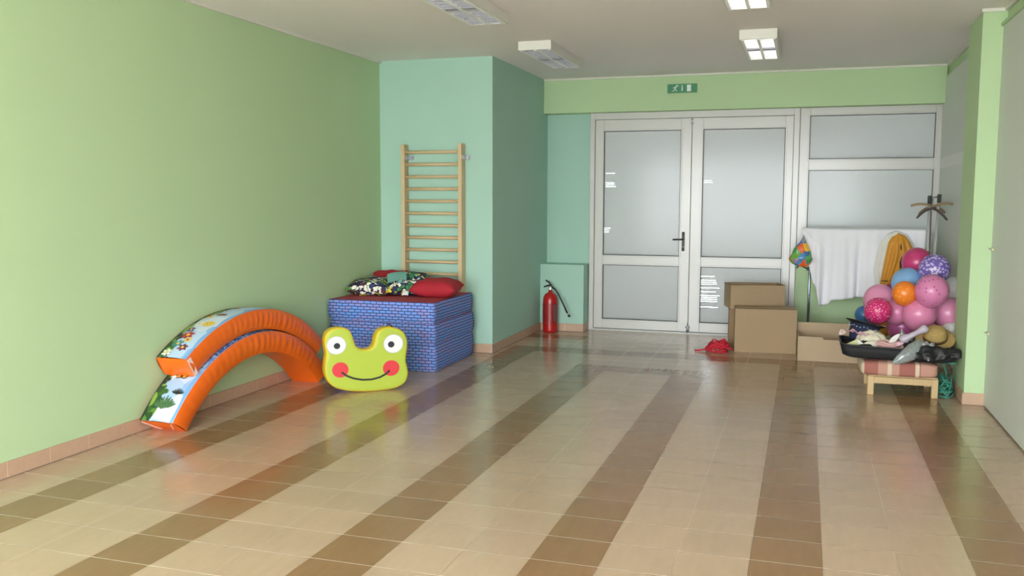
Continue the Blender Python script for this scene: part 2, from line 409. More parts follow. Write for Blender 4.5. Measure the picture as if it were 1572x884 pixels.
def leaf(name, label, x0, x1, gl0, gl1, gaps1, gaps2):
    r = sroot(name, label, (x0, YD, 0.0))
    off = V((x0, YD, 0))
    m = MB(); z0, z1 = 0.022, 2.448
    m.box((x0, YD, z0), (gl0, YD+0.06, z1), 0.004); m.box((gl1, YD, z0), (x1, YD+0.06, z1), 0.004)
    for a, b in ((z0, 0.135), (0.775, 0.888), (2.318, z1)): m.box((gl0-0.001, YD+0.0006, a), (gl1+0.001, YD+0.06, b), 0.004)
    # raised glazing bead round each opening
    for a, b in ((0.135, 0.775), (0.888, 2.318)):
        for lo, hi in (((gl0-0.018, YD-0.006, a-0.018), (gl0, YD+0.01, b+0.018)), ((gl1, YD-0.006, a-0.018), (gl1+0.018, YD+0.01, b+0.018)),
                       ((gl0, YD-0.006, a-0.018), (gl1, YD+0.01, a)), ((gl0, YD-0.006, b), (gl1, YD+0.01, b+0.018))): m.box(lo, hi, 0.003)
    m.build('door_frame', PVC, r, off=off)
    for a, b, g in ((0.135, 0.775, gaps2), (0.888, 2.318, gaps1)):
        tmp = bpy.data.objects.new('glazing', None); COL.objects.link(tmp); tmp.parent = r; tmp.location = -off
        before = set(bpy.data.objects); blind_panel(r, gl0, gl1, a, b, YD+0.012, g)
        for ob in set(bpy.data.objects)-before: ob.location = -off
        bpy.data.objects.remove(tmp)
    return r, off
d1, off1 = leaf('door_1', 'left leaf of the white glazed double door, with the dark handle', -2.352, -1.247, -2.25, -1.365, [(-2.23, -2.10, 1.62, 1.85, 0.55), (-2.24, -2.15, 1.15, 1.22, 0.4)], [])
d2, off2 = leaf('door_2', 'right leaf of the white glazed double door, behind the cartons', -1.243, -0.152, -1.118, -0.238, [(-1.10, -1.0, 1.7, 1.78, 0.5)], [(-1.11, -0.92, 0.30, 0.68, 0.75)])
m = MB(); DH = mat('dark_bronze_handle', (62, 60, 62), 0.35, metal=0.8)
m.box((-1.333, YD-0.012, 0.95), (-1.303, YD, 1.17), 0.008); m.tube([(-1.318, YD-0.01, 1.085), (-1.318, YD-0.055, 1.085), (-1.335, YD-0.062, 1.085), (-1.43, YD-0.058, 1.082)], 0.0095, 10)
m.use(DH); m.tube([(-1.318, YD-0.01, 1.0), (-1.318, YD-0.02, 1.0)], 0.012, 12); m.build('door_handle', DH, d1, off=off1)
m = MB(); m.tube([(-1.245, YD-0.012, 2.44), (-1.245, YD-0.012, 2.40)], 0.011, 10); m.lathe([(0.004, -0.012), (0.016, -0.006), (0.016, 0.006), (0.004, 0.012)], (-1.245, YD-0.016, 2.385), 12)
m.build('top_catch', CHROME, d2, off=off2)
m = MB(); m.box((-1.262, YD-0.02, 0.02), (-1.232, YD-0.004, 0.10), 0.004); m.tube([(-1.262, YD-0.022, 0.025), (-1.225, YD-0.03, 0.09)], 0.005, 6); m.tube([(-1.23, YD-0.022, 0.03), (-1.27, YD-0.03, 0.085)], 0.005, 6)
m.tube([(-1.247, YD-0.02, 0.005), (-1.247, YD-0.02, 0.13)], 0.006, 8); m.build('floor_bolt', STEEL, d2, off=off2)
m = MB()
for x0, x1 in ((-2.34, -1.26), (-1.235, -0.17)): m.box((x0, YD-0.005, 0.014), (x1, YD+0.004, 0.026), 0.002)
m.build('rubber_sweep', BLACK, d1, off=off1)
# window to the right: transom over a tall pane
w1 = sroot('window_1', 'white framed window beside the doors, its lower part behind the draped cloth', (0, YD, 0.96))
o = MB(); off = V((0, YD, 0.96))
x0, x1 = -0.085, 1.318
o.box((x0, YD, 0.9), (0.015, YD+0.07, 2.525), 0.004); o.box((1.258, YD, 0.9), (x1, YD+0.07, 2.525), 0.004)
for a, b in ((0.9, 0.985), (1.855, 1.975), (2.44, 2.525)): o.box((0.014, YD+0.0006, a), (1.259, YD+0.07, b), 0.004)
for a, b in ((0.985, 1.855), (1.975, 2.44)):
    for lo, hi in (((-0.003, YD-0.006, a-0.018), (0.015, YD+0.01, b+0.018)), ((1.258, YD-0.006, a-0.018), (1.276, YD+0.01, b+0.018)), ((0.015, YD-0.006, a-0.018), (1.258, YD+0.01, a)), ((0.015, YD-0.006, b), (1.258, YD+0.01, b+0.018))):
        o.box(lo, hi, 0.003)
o.build('window_frame', PVC, w1, off=off)
for a, b in ((0.985, 1.855), (1.975, 2.44)):
    before = set(bpy.data.objects); blind_panel(w1, 0.015, 1.258, a, b, YD+0.012)
    for ob in set(bpy.data.objects)-before: ob.location = -off
wall('wall_door_post', (-0.1, YB-0.01, -0.05), (-0.08, YB+0.2, 2.6), PVC)

# ------------------------------------------------------------------ ceiling lamps
def make_lamp(tube_mat):
    r = thing('ceiling_lamp', '', 'ceiling lamp', (0, 0, 2.84), 0, 'fluorescent ceiling lamps')
    W, Ln, Hh = 0.30, 1.17, 0.077; m = MB()
    for lo, hi in (((-W/2, -Ln/2, 0), (-W/2+0.008, Ln/2, Hh)), ((W/2-0.008, -Ln/2, 0), (W/2, Ln/2, Hh)), ((-W/2, -Ln/2, 0), (W/2, -Ln/2+0.008, Hh)), ((-W/2, Ln/2-0.008, 0), (W/2, Ln/2, Hh)), ((-W/2, -Ln/2, Hh-0.008), (W/2, Ln/2, Hh))):
        m.box(lo, hi, 0.0015)
    m.box((-W/2, -Ln/2, 0), (W/2, -Ln/2+0.02, 0.004)); m.box((-W/2, Ln/2-0.02, 0), (W/2, Ln/2, 0.004))
    m.build('housing', LAMPW, r)
    l = MB(); a = W/2-0.014; b = Ln/2-0.02
    
    n = 12
    for i in range(n+1):
        y = -b+2*b*i/n; l.box((-a, y-0.004, 0.004), (a, y+0.004, 0.032))
    l.box((-a, -b, 0.062), (a, b, 0.064)); l.build('louvre', LOUV if tube_mat is TUBE else LOUV_UNLIT, r)
    l = MB()
    for x in (-a, -0.008, a-0.014): l.box((x-0.002, -b, -0.006), (x+0.019, b, 0.045))
    l.build('louvre_rail', RAIL_GLEAM, r)
    MB().box((-a, -0.035, -0.001), (a, 0.035, 0.03), 0.001).build('centre_band', mat('lilac_grey_band', (168, 166, 178), 0.5), r)
    for x in (-0.07, 0.07):
        MB().tube([(x, -b+0.02, 0.048), (x, b-0.02, 0.048)], 0.013, 12).build('tube', tube_mat, r)
    return r
lamp, lamp_off = make_lamp(TUBE), make_lamp(TUBE_OFF_GLOW)
spots = [(-2.31, 8.385, 'unlit ceiling lamp with louvre coloured darker as unlit, beside the teal column'), (-2.31, 6.015, 'unlit ceiling lamp cut by the top frame edge on the left, the largest in view'),
         (-0.415, 8.385, 'lit ceiling lamp seen whole, nearest to the exit sign'), (-0.415, 6.015, 'lit ceiling lamp mostly cut off by the top frame edge, on the right')]
for i, (x, y, lb) in enumerate(spots):
    o = (lamp_off, copy_tree(lamp_off) if i == 1 else None, lamp, copy_tree(lamp) if i == 3 else None)[i]; o.location = (x, y, 2.84); o['label'] = lb

# ------------------------------------------------------------------ exit sign
es = thing('exit_sign', 'green emergency exit sign with white running figure, arrow and door', 'sign', (-1.347, 10.33, 2.714))
SG = mat('sign_green', (38, 132, 84), 0.4); SW = mat('sign_white', (226, 240, 232), 0.4)
MB().box((-0.162, -0.022, 0), (0.162, 0, 0.094), 0.003).build('sign_board', SG, es)
Mx = Matrix(((1, 0, 0, 0), (0, 0, 1, -0.0235), (0, 1, 0, 0), (0, 0, 0, 1)))
m = MB()
m.lathe([(0.008, 0), (0.008, 0.0015)], (0, 0, 0), 14, Matrix.Translation((-0.058, -0.0235, 0.078)) @ Matrix.Rotation(PI/2, 4, 'X'))
for a, b, t in (((-0.066, 0.066), (-0.078, 0.042), 0.010), ((-0.066, 0.064), (-0.05, 0.070), 0.006), ((-0.070, 0.064), (-0.092, 0.058), 0.006), ((-0.092, 0.058), (-0.098, 0.047), 0.005), ((-0.078, 0.042), (-0.062, 0.028), 0.007), ((-0.062, 0.028), (-0.06, 0.012), 0.006), ((-0.078, 0.042), (-0.088, 0.024), 0.007), ((-0.088, 0.024), (-0.104, 0.018), 0.006), ((-0.05, 0.07), (-0.042, 0.082), 0.005)):
    a, b = V(a), V(b); d = (b-a).normalized()*0.002; nn = V((-(b-a).y, (b-a).x)).normalized()*t/2; a -= d; b += d
    m.prism([tuple(a+nn), tuple(b+nn), tuple(b-nn), tuple(a-nn)], 0, 0.0012, Mx)
m.build('running_figure', SW, es)
m = MB(); m.prism([(-0.004, 0.082), (-0.004, 0.032), (-0.009, 0.032), (0, 0.014), (0.009, 0.032), (0.004, 0.032), (0.004, 0.082)], 0, 0.0012, Mx); m.build('arrow', SW, es)
m = MB(); m.prism([(0.054, 0.012), (0.098, 0.012), (0.098, 0.084), (0.054, 0.084)], 0, 0.0012, Mx)
m.build('door_symbol', SW, es)

# ------------------------------------------------------------------ wall bars
wb = thing('wall_bars', 'pale wooden wall bars fixed to the teal wall above the cushions', 'wall bars', (-3.55, 8.5, 0))
off = V((-3.55, 8.5, 0))
for x in (-3.873, -3.262):
    MB().box((x, 8.385, 0.0), (x+0.04, 8.49, 2.076), 0.005).build('upright', BIRCH, wb, off=off)
for k in range(16):
    z = 1.998-0.1212*k; pts = [(-3.84, 8.425, z), (-3.255, 8.425, z)]
    if z > 0.05: MB().tube(pts, 0.0165, 12).build('rung', BIRCH, wb, off=off)
for x in (-3.825, -3.215):
    m = MB(); m.box((x-0.006 if x > -3.5 else x-0.008, 8.40, 1.925), (x+0.004, 8.50, 1.965), 0.002); m.box((x, 8.492, 1.925), (x+0.05, 8.5, 1.965), 0.002)
    m.tube([(x+0.03, 8.50, 1.945), (x+0.03, 8.48, 1.945)], 0.009, 8); m.build('bracket', STEEL, wb, off=off)

# ------------------------------------------------------------------ stack of brick-print mats
BRK = brick_mat('blue_brick_print', (108, 160, 236), (146, 148, 212), (26, 40, 112), 0.062, 0.0265, 0.0036)
RED = mat('maroon_mat_fabric', (178, 62, 76), 0.75, bump=0.12, bscale=30, var=0.06, vscale=6)
def gym_mat(lab, lo, hi, rot):
    lo, hi = V(lo), V(hi); c = V(((lo.x+hi.x)/2, (lo.y+hi.y)/2, lo.z)); d = hi-lo
    r = thing('foam_mat', lab, 'mat', c, rot, 'stacked blue brick print mats')
    m = MB(); nx, nz = 18, 5; hx, hy, hz = d.x/2, d.y/2, d.z
    def ring(t):      # squared outline point
        s = t*4; k = int(s) % 4; f = s-int(s)
        P = [(-hx, -hy), (hx, -hy), (hx, hy), (-hx, hy)]; a, b = P[k], P[(k+1) % 4]
        return V((a[0]+(b[0]-a[0])*f, a[1]+(b[1]-a[1])*f, 0))
    def fn(u, v):
        p = ring(u); z = hz*v; e = 0.012*math.sin(PI*v)**0.6; q = p.copy(); q.x += e*(1 if p.x > 0 else -1)*(abs(p.x) > hx-1e-4); q.y += e*(1 if p.y > 0 else -1)*(abs(p.y) > hy-1e-4)
        nn = noise.noise(V((p.x*3, p.y*3, lo.z*9+z*6)))*0.008
        q.x *= 1+nn; q.y *= 1+nn; q.z = z; return q
    m.grid(fn, 72, 6, closeu=True)
    o_ = m.build('brick_print_cover', BRK, r); uvbox(o_)
    for nm, z in (('top_panel', hz-0.001), ('bottom_panel', 0.002)):
        t = MB()
        t.grid(lambda u, v: V((hx*(2*u-1)*1.003, hy*(2*v-1)*1.003, z + (0.004*noise.noise(V((u*4, v*4, z))) + 0.006*math.sin(PI*u)*math.sin(PI*v) if nm == 'top_panel' else 0))), 20, 20)
        t.build(nm, RED, r, fixn=False)
    return r
gym_mat('blue brick print foam mat on the floor, bottom of the stack', (-4.12, 7.375, 0.003), (-3.10, 8.345, 0.245), 0.005)
gym_mat('blue brick print foam mat in the middle of the stack', (-4.105, 7.36, 0.247), (-3.09, 8.33, 0.437), -0.012)
gym_mat('blue brick print foam mat with maroon top, top of the stack under the cushions', (-4.125, 7.365, 0.439), (-3.105, 8.34, 0.622), 0.004)

# ------------------------------------------------------------------ cushions
PRINT = ramp_mat('wild_print_cotton', [(30, 38, 92), (238, 236, 222), (96, 146, 66), (238, 236, 222), (222, 206, 60), (40, 60, 120), (236, 232, 220), (120, 40, 60)], 24, outline=((28, 26, 40), 0.09))
PRINT2 = ramp_mat('bright_print_cotton', [(238, 236, 222), (30, 38, 92), (226, 210, 50), (238, 236, 226), (120, 186, 190), (60, 130, 80), (40, 50, 110)], 22, outline=((26, 26, 36), 0.085))
REDC = mat('red_cushion_cotton', (172, 28, 46), 0.8, bump=0.25, bscale=14, var=0.05)
TQ = mat('turquoise_cotton', (128, 190, 182), 0.8, bump=0.1, bscale=20)
def cushion(lab, m_, c, size, rz, rx=0.0, ry=0.0, name='cushion', sd=0):
    t = MB(); sx, sy, h = size[0]/2, size[1]/2, size[2]/2
    def fn(sgn):
        def f(u, v):
            a, b = 2*u-1, 2*v-1
            pin = 1-0.07*(1-abs(a)**2)*abs(b)**3; pin2 = 1-0.07*(1-abs(b)**2)*abs(a)**3
            z = h*((1-a**4)*(1-b**4))**0.55
            z += 0.012*noise.noise(V((a*2+sd, b*2, sgn)))*(1-a*a)*(1-b*b)*3
            return V((a*sx*pin2, b*sy*pin, z*sgn))
        return f
    t.grid(fn(1), 22, 22); t.grid(fn(-1), 22, 22); bmesh.ops.remove_doubles(t.bm, verts=t.bm.verts[:], dist=1e-4)
    o_ = t.build(name, m_, loc=c); o_.rotation_euler = (rx, ry, rz); tag(o_, lab, 'cushion', 'cushions on the mat stack'); return o_
ZT = 0.628
def on_top(px, py, z=ZT): return at(px, py, 2, z)
p = on_top(541, 452); 
cushion('wild patterned navy and white cushion at the front left edge of the stack', PRINT, (-3.925, p.y+0.09, ZT+0.075), (0.42, 0.36, 0.15), 0.15, rx=0.10, sd=1)
cushion('red cushion leaning at the back behind the patterned ones', REDC, (-3.86, 8.13, ZT+0.10), (0.42, 0.36, 0.13), 0.3, rx=0.42, ry=0.0, sd=5)
c2 = cushion('wild patterned cushion with turquoise and yellow in the middle of the stack', PRINT2, (-3.60, 7.93, ZT+0.105), (0.42, 0.38, 0.14), 0.45, rx=0.30, ry=-0.05, sd=3)
m = MB(); m.grid(lambda u, v: V((-0.19+0.18*u, -0.10+0.24*v, 0.073*((1-((-0.19+0.18*u)/0.22)**4)*(1-((-0.10+0.24*v)/0.20)**4))**0.55+0.006)), 10, 10)
m.build('turquoise_patch', TQ, c2, fixn=False)
c4 = cushion('plump red cushion with a white tag in front of the wall bars', REDC, (-3.285, 7.90, ZT+0.078), (0.44, 0.38, 0.165), 0.12, rx=0.06, sd=8)
tg = MB(); tg.grid(lambda u, v: V((-0.235-0.055*u, -0.13-0.035*v-0.02*u, -0.02-0.035*v+0.006*math.sin(3*u))), 4, 4)
o = tg.build('care_tag', mat('white_tag', (232, 232, 228), 0.6), c4, fixn=False); solid(o, 0.002)

# ------------------------------------------------------------------ foam frog
frog_px = [(493, 520), (495.5, 510), (502, 503.5), (512, 500), (524, 500), (533, 504), (538, 512), (541, 522), (545, 530), (552, 534), (561, 534.5), (569, 532), (574, 525), (576, 514), (580, 506), (588, 500.5), (600, 498.5), (613, 502), (621.5, 509), (625.5, 519), (626, 530), (624.5, 543), (624, 553), (626.5, 565), (627, 575), (624, 585), (617, 592), (605, 597.5), (585, 600.5), (560, 602.3), (535, 601.5), (516, 598), (504, 592), (497, 583), (493.5, 570), (494, 555), (495.5, 543), (493.5, 530)]
fp = at(560, 602, 2, 0.0); ft = V((1, 0.87, 0)).normalized(); lean = math.radians(1.5)
fn_ = V((ft.y, -ft.x, 0)); fv = V((0, 0, 1))*math.cos(lean) - fn_*math.sin(lean); fw = fn_*math.cos(lean) + V((0, 0, 1))*math.sin(lean)
def fl(px, py):
    v = cf + cr*((px-786)/FPX) + cd*((py-442)/FPX); o_ = V((0, 0, H)); k = (fp-o_).dot(fw)/v.dot(fw); q = o_+v*k-fp
    return V((q.dot(ft), q.dot(fv)))
def smooth_closed(P, n=4):
    out = []; k = len(P)
    for i in range(k):
        a, b, c_, d = P[i-1], P[i], P[(i+1) % k], P[(i+2) % k]
        for j in range(n):
            t = j/n; out.append(0.5*((2*b)+(c_-a)*t+(2*a-5*b+4*c_-d)*t*t+(-a+3*b-3*c_+d)*t**3))
    return out
fo = smooth_closed([fl(x+5.5*max(0, (600-x))/107, y+4.0*(602-y)/103) for x, y in frog_px])
zmin = min(p.y for p in fo)
fr_ = thing('foam_frog', 'smiling yellow-green foam frog face standing in front of the blue mats', 'toy', fp)
FM = Matrix(((ft.x, fv.x, fw.x, 0), (ft.y, fv.y, fw.y, 0), (ft.z, fv.z, fw.z, 0), (0, 0, 0, 1)))
FM = FM @ Matrix.Translation((0, -zmin, 0))
TH = 0.12
def inset(P, d):
    k = len(P); out = []; ar = sum(P[i].x*P[(i+1) % k].y-P[(i+1) % k].x*P[i].y for i in range(k)); sg = 1 if ar > 0 else -1
    for i in range(k):
        t = (P[(i+1) % k]-P[i-1]); t.normalize(); out.append(P[i]+V((-t.y, t.x))*d*sg)
    return out
FY = mat('frog_yellow_edge', (222, 196, 52), 0.42, var=0.03); FG = mat('frog_lime_vinyl', (178, 196, 72), 0.4, var=0.02, bump=0.03, bscale=8)
m = MB(); prof = [(0.012, 0.0), (0.003, -0.006), (0.0, -0.016), (0.002, -TH/2), (0, -TH+0.016), (0.003, -TH+0.006), (0.012, -TH)]
rings = [[m.bm.verts.new(FM @ V((q.x, q.y, z))) for q in inset(fo, d)] for d, z in prof]
m.use(FY)
for A, B in zip(rings, rings[1:]):
    for j in range(len(A)): m._tag([m.bm.faces.new([A[j], A[(j+1) % len(A)], B[(j+1) % len(A)], B[j]])], True)
bk = m.bm.faces.new(rings[-1]); m._tag([bk]); bmesh.ops.triangulate(m.bm, faces=[bk])
m.build('frog_edge', FY, fr_)
m = MB(); P1 = inset(fo, 0.0115); P2 = inset(fo, 0.03)
R1 = [m.bm.verts.new(FM @ V((q.x, q.y, 0.0))) for q in P1]; R2 = [m.bm.verts.new(FM @ V((q.x, q.y, 0.004))) for q in P2]
for j in range(len(R1)): m._tag([m.bm.faces.new([R1[j], R1[(j+1) % len(R1)], R2[(j+1) % len(R1)], R2[j]])], True)
f = m.bm.faces.new(R2); m._tag([f]); bmesh.ops.triangulate(m.bm, faces=[f])
m.build('frog_face', FG, fr_)
def disc(cx_, cy_, r, z0, z1, name, m_, parent, ry=1.0):
    c_ = fl(cx_, cy_); e = fl(cx_+r, cy_); R_ = abs(e.x-c_.x)
    t = MB(); t.prism([(c_.x+R_*math.cos(a*2*PI/40), c_.y+R_*ry*math.sin(a*2*PI/40)) for a in range(40)], z0, z1, FM)
    return t.build(name, m_, parent)
EW = mat('eye_white', (236, 234, 236), 0.4); EG = mat('eye_ring_grey', (190, 190, 184), 0.5); PU = mat('pupil_dark', (44, 50, 60), 0.4); CK = mat('cheek_red', (220, 62, 72), 0.45)
MOUTH = mat('mouth_dark', (44, 50, 54), 0.45)
for ex, ey in ((516.2, 530.8), (603.6, 528.2)):
    e = disc(ex, ey, 15.3, 0.002, 0.0055, 'eye', EG, fr_, 0.93)
    disc(ex, ey, 14.2, 0.005, 0.0068, 'eye_white', EW, e, 0.93)
    disc(ex+(0.8 if ex < 560 else -3.5), ey+1.0, 4.9, 0.006, 0.0085, 'pupil', PU, e, 0.95)
for ex, ey in ((522.3, 568.5), (600.3, 565.5)): disc(ex, ey, 12.6, 0.002, 0.0058, 'cheek', CK, fr_, 0.93)
mp_ = [(524.3, 572), (532, 577.5), (543, 581.5), (556, 583.6), (570, 583), (583, 579.5), (592, 574.5), (597.6, 569.2)]
mc = [fl(*p) for p in mp_]; m = MB(); m.tube([FM @ V((q.x, q.y, 0.005)) for q in [mc[0]]+[x for x in mc]+[mc[-1]]], [0.004]+[0.0078]*8+[0.004], 8); m.build('mouth', MOUTH, fr_)
q = fl(597, 500); m = MB(); m.tube([FM @ V((q.x-0.012, q.y-0.008, -0.01)), FM @ V((q.x-0.005, q.y+0.012, -0.02)), FM @ V((q.x+0.012, q.y+0.002, -0.0)), FM @ V((q.x+0.028, q.y-0.014, 0.004))], 0.006, 6); m.build('carry_loop', BLACK, fr_)

# ------------------------------------------------------------------ foam arches
SKYB = ramp_mat('print_sky', [(170, 202, 238), (214, 226, 242), (146, 186, 234), (188, 212, 240)], 5, rough=0.4)
SKYB2 = mat('print_blue_edge', (120, 172, 226), 0.4, var=0.1, vscale=14)
GRS = ramp_mat('print_meadow', [(96, 140, 54), (60, 104, 44), (132, 168, 70), (40, 78, 40)], 16, rough=0.4)
DKL = mat('print_dark_line', (38, 46, 40), 0.5); BRN = mat('print_brown', (150, 76, 36), 0.4); YEL = mat('print_yellow', (238, 206, 84), 0.4)
PR = mat('print_red', (190, 40, 44), 0.4); PBL = mat('print_teal', (70, 140, 150), 0.4); PWH = mat('print_white', (238, 240, 236), 0.4); PORG = mat('print_orange', (228, 150, 60), 0.4)
BLUP = ramp_mat('print_blue_weave', [(70, 104, 170), (120, 160, 214), (54, 78, 140), (150, 190, 226)], 40, rough=0.5)
AY, AZ = 5.815, -0.783
def arch(lab, Ri, Ro, a0, a1, xw0, xw1, foot, prints, pat):
    r = thing('foam_arch', lab, 'arch', (xw1, AY, 0), 0, 'orange foam arches'); off = V((xw1, AY, 0))
    NA = 150
    def P(a, R, x): return V((x, AY+R*math.sin(a), AZ+R*math.cos(a)))
    def an(u): return a0+(a1-a0)*u
    def rad(u, t):   # radius from inner (t=0) to outer (t=1); the foot is trimmed towards the floor
        return Ri+(Ro-Ri)*t
    def pt(u, t, x):
        a = an(u)
        if foot:     # end rings lean so that the cut lies almost on the floor
            k = 0.02*t; e = max(0, 1-min(u, 1-u)/0.12)
            a += (-k if u < 0.5 else k)*e*e*(1)
        return P(a, rad(u, t), x)
    body = MB()
    def side(xs, sg):
        def f(u, v):
            q = pt(u, v, xs); mid = math.sin(PI*min(max(u, 0), 1))**0.5
            rip = math.sin(u*NA*1.15+3*noise.noise(V((u*9, 0, sg))))*0.5+0.5
            amp = 0.0062*mid*(0.35+0.65*v)*math.sin(PI*v)**0.5 if pat else 0.004*mid
            amp *= 0.5+0.9*abs(noise.noise(V((u*7+sg, 3.1, Ri))))*1.6
            q.x += sg*(0.016*math.sin(PI*v)**0.7+amp*rip); return q
        return f
    body.grid(side(xw1, 1), NA*3, 8); body.grid(side(xw0, -1), 80, 6)
    body.build('side_panel', ORANGE, r, off=off)
    inn = MB(); inn.grid(lambda u, v: pt(u, 0.0, xw0+(xw1-xw0)*v)-V((0, 0, 0.012*math.sin(PI*v))), 80, 8)
    for e in (0.0, 1.0):
        inn.grid(lambda u, v, e=e: pt(e, u, xw0+(xw1-xw0)*v)+V((0, (-1 if e == 0 else 1)*0.016*math.sin(PI*u)*math.sin(PI*v), 0)), 6, 8)
    inn.build('lining', ORANGE, r, off=off)
    def surf(u, v, h=0.0):
        q = pt(u, 1.0, xw0+(xw1-xw0)*v); a = an(u)
        return q+V((0, math.sin(a), math.cos(a)))*(0.010*math.sin(PI*v)+h)
    o = MB().use(SKYB).grid(lambda u, v: surf(u, v), 120, 12).build('printed_top', SKYB, r, off=off)
    # patches of the print, lying on the surface: u runs along the arch, v across it
    def strip(name, m_, f0, f1, u0, u1, h=0.0012, n=80):
        t = MB(); t.grid(lambda a, b: surf(u0+(u1-u0)*a, f0(u0+(u1-u0)*a)*(1-b)+f1(u0+(u1-u0)*a)*b, h), n, 5); t.build(name, m_, o, off=off, fixn=False)
    strip('blue_border', SKYB2, lambda u: 0.9+0.03*math.sin(u*40), lambda u: 0.995, 0.0, 1.0)
    strip('meadow', GRS, lambda u: 0.01, lambda u: 0.22+0.09*math.sin(u*17+1)+0.06*math.sin(u*41), 0.0, 1.0)
    strip('dark_edge', DKL, lambda u: 0.0, lambda u: 0.05+0.03*math.sin(u*60), 0.0, 1.0, 0.002)
    Lr = (a1-a0)*Ro; W_ = xw1-xw0
    def blob(t, m_, u, v, r1, r2, rot=0, h=0.003, n=14):
        t.use(m_); ps = []
        for i in range(n):
            a = 2*PI*i/n; dx, dy = r1*math.cos(a), r2*math.sin(a)
            du, dv = dx*math.cos(rot)-dy*math.sin(rot), dx*math.sin(rot)+dy*math.cos(rot)
            ps.append((min(max(u+du/Lr, 0.0), 1.0), min(max(v+dv/W_, 0.0), 1.0)))
        c_ = t.bm.verts.new(surf(u, min(max(v, 0.0), 1.0), h)); vs = [t.bm.verts.new(surf(a, b, h)) for a, b in ps]
        t._tag([t.bm.faces.new([c_, vs[i], vs[(i+1) % n]]) for i in range(n)])
    for kind, u, v, s, m_ in prints:
        t = MB()
        if kind == 'flower':
            for k in range(6): blob(t, m_, u+s*math.cos(k*PI/3)/Lr, v+s*math.sin(k*PI/3)/W_, s*0.62, s*0.42, k*PI/3)
            blob(t, YEL if m_ is not YEL else PR, u, v, s*0.45, s*0.45, 0, 0.004)
            for k in range(3): blob(t, DKL, u-s*0.4/Lr, v+(k-1)*s*1.0/W_, s*0.12, s*0.9, k-1.0, 0.0026)
        if kind == 'sun':
            for k in range(12): blob(t, YEL, u+s*1.05*math.cos(k*PI/6)/Lr, v+s*1.05*math.sin(k*PI/6)/W_, s*0.28, s*0.09, k*PI/6)
            blob(t, YEL, u, v, s, s); blob(t, BRN, u+s*0.2/Lr, v-s*0.3/W_, s*0.12, s*0.12, 0, 0.0045); blob(t, BRN, u+s*0.2/Lr, v+s*0.3/W_, s*0.12, s*0.12, 0, 0.0045); blob(t, PORG, u-s*0.35/Lr, v, s*0.1, s*0.4, 0, 0.0045)
        if kind == 'butterfly':
            for sg in (-1, 1):
                blob(t, DKL, u+s*0.3/Lr, v+sg*s*0.75/W_, s*0.62, s*0.8, sg*0.5, 0.0026); blob(t, m_, u+s*0.3/Lr, v+sg*s*0.75/W_, s*0.48, s*0.64, sg*0.5, 0.0034)
                blob(t, DKL, u-s*0.5/Lr, v+sg*s*0.5/W_, s*0.42, s*0.5, 0, 0.0026); blob(t, PORG, u-s*0.5/Lr, v+sg*s*0.5/W_, s*0.3, s*0.36, 0, 0.0036)
            blob(t, DKL, u, v, s*0.9, s*0.14, 0, 0.0045)
        if kind == 'mushroom':
            blob(t, PWH, u-s*0.5/Lr, v, s*0.7, s*0.25, 0, 0.003); blob(t, m_, u+s*0.2/Lr, v, s*0.5, s*0.9, 0, 0.0038); blob(t, PWH, u+s*0.3/Lr, v+s*0.3/W_, s*0.14, s*0.14, 0, 0.0046)
        if kind == 'grass':
            for k in range(9): blob(t, m_, u+s*(0.5-0.1*abs(k-4))/Lr, v+(k-4)*s*0.28/W_, s*(0.95-0.1*abs(k-4)), s*0.13, (k-4)*0.24, 0.0032)
        if kind == 'bush': 
            for k in range(7): blob(t, m_, u+random.uniform(-s, s)/Lr, v+random.uniform(-s, s)*0.8/W_, s*0.5, s*0.45, 0, 0.0028)
        t.build({'bush': 'leaf_cluster'}.get(kind, kind), None, o, off=off)
    return r, off, pt, surf
random.seed(9)
aL = math.radians(47.7)
r1, o1, pt1, sf1 = arch('lower orange foam arch standing on the floor along the green wall', 1.163, 1.322, -aL, aL, -4.115, -3.858, True,
    [('grass', 0.045, 0.50, 0.055, mat('print_grass_green', (76, 112, 72), 0.5)), ('bush', 0.03, 0.2, 0.035, GRS), ('bush', 0.06, 0.28, 0.03, GRS), ('grass', 0.05, 0.6, 0.035, mat('print_leaf_dark', (70, 110, 70), 0.5)), ('bush', 0.10, 0.3, 0.03, GRS), ('grass', 0.09, 0.7, 0.03, DKL),
     ('butterfly', 0.165, 0.50, 0.045, BRN), ('mushroom', 0.15, 0.28, 0.022, PWH), ('mushroom', 0.185, 0.40, 0.02, PORG), ('flower', 0.19, 0.62, 0.019, YEL), ('bush', 0.14, 0.1, 0.03, DKL)], True)
m = MB().use(BLUP); m.grid(lambda u, v: sf1(0.20+0.5*u, 0.66+0.33*v, 0.0022), 80, 4); m.build('blue_weave_border', BLUP, r1, off=o1, fixn=False)
PK = mat('pale_velcro', (236, 200, 190), 0.7)
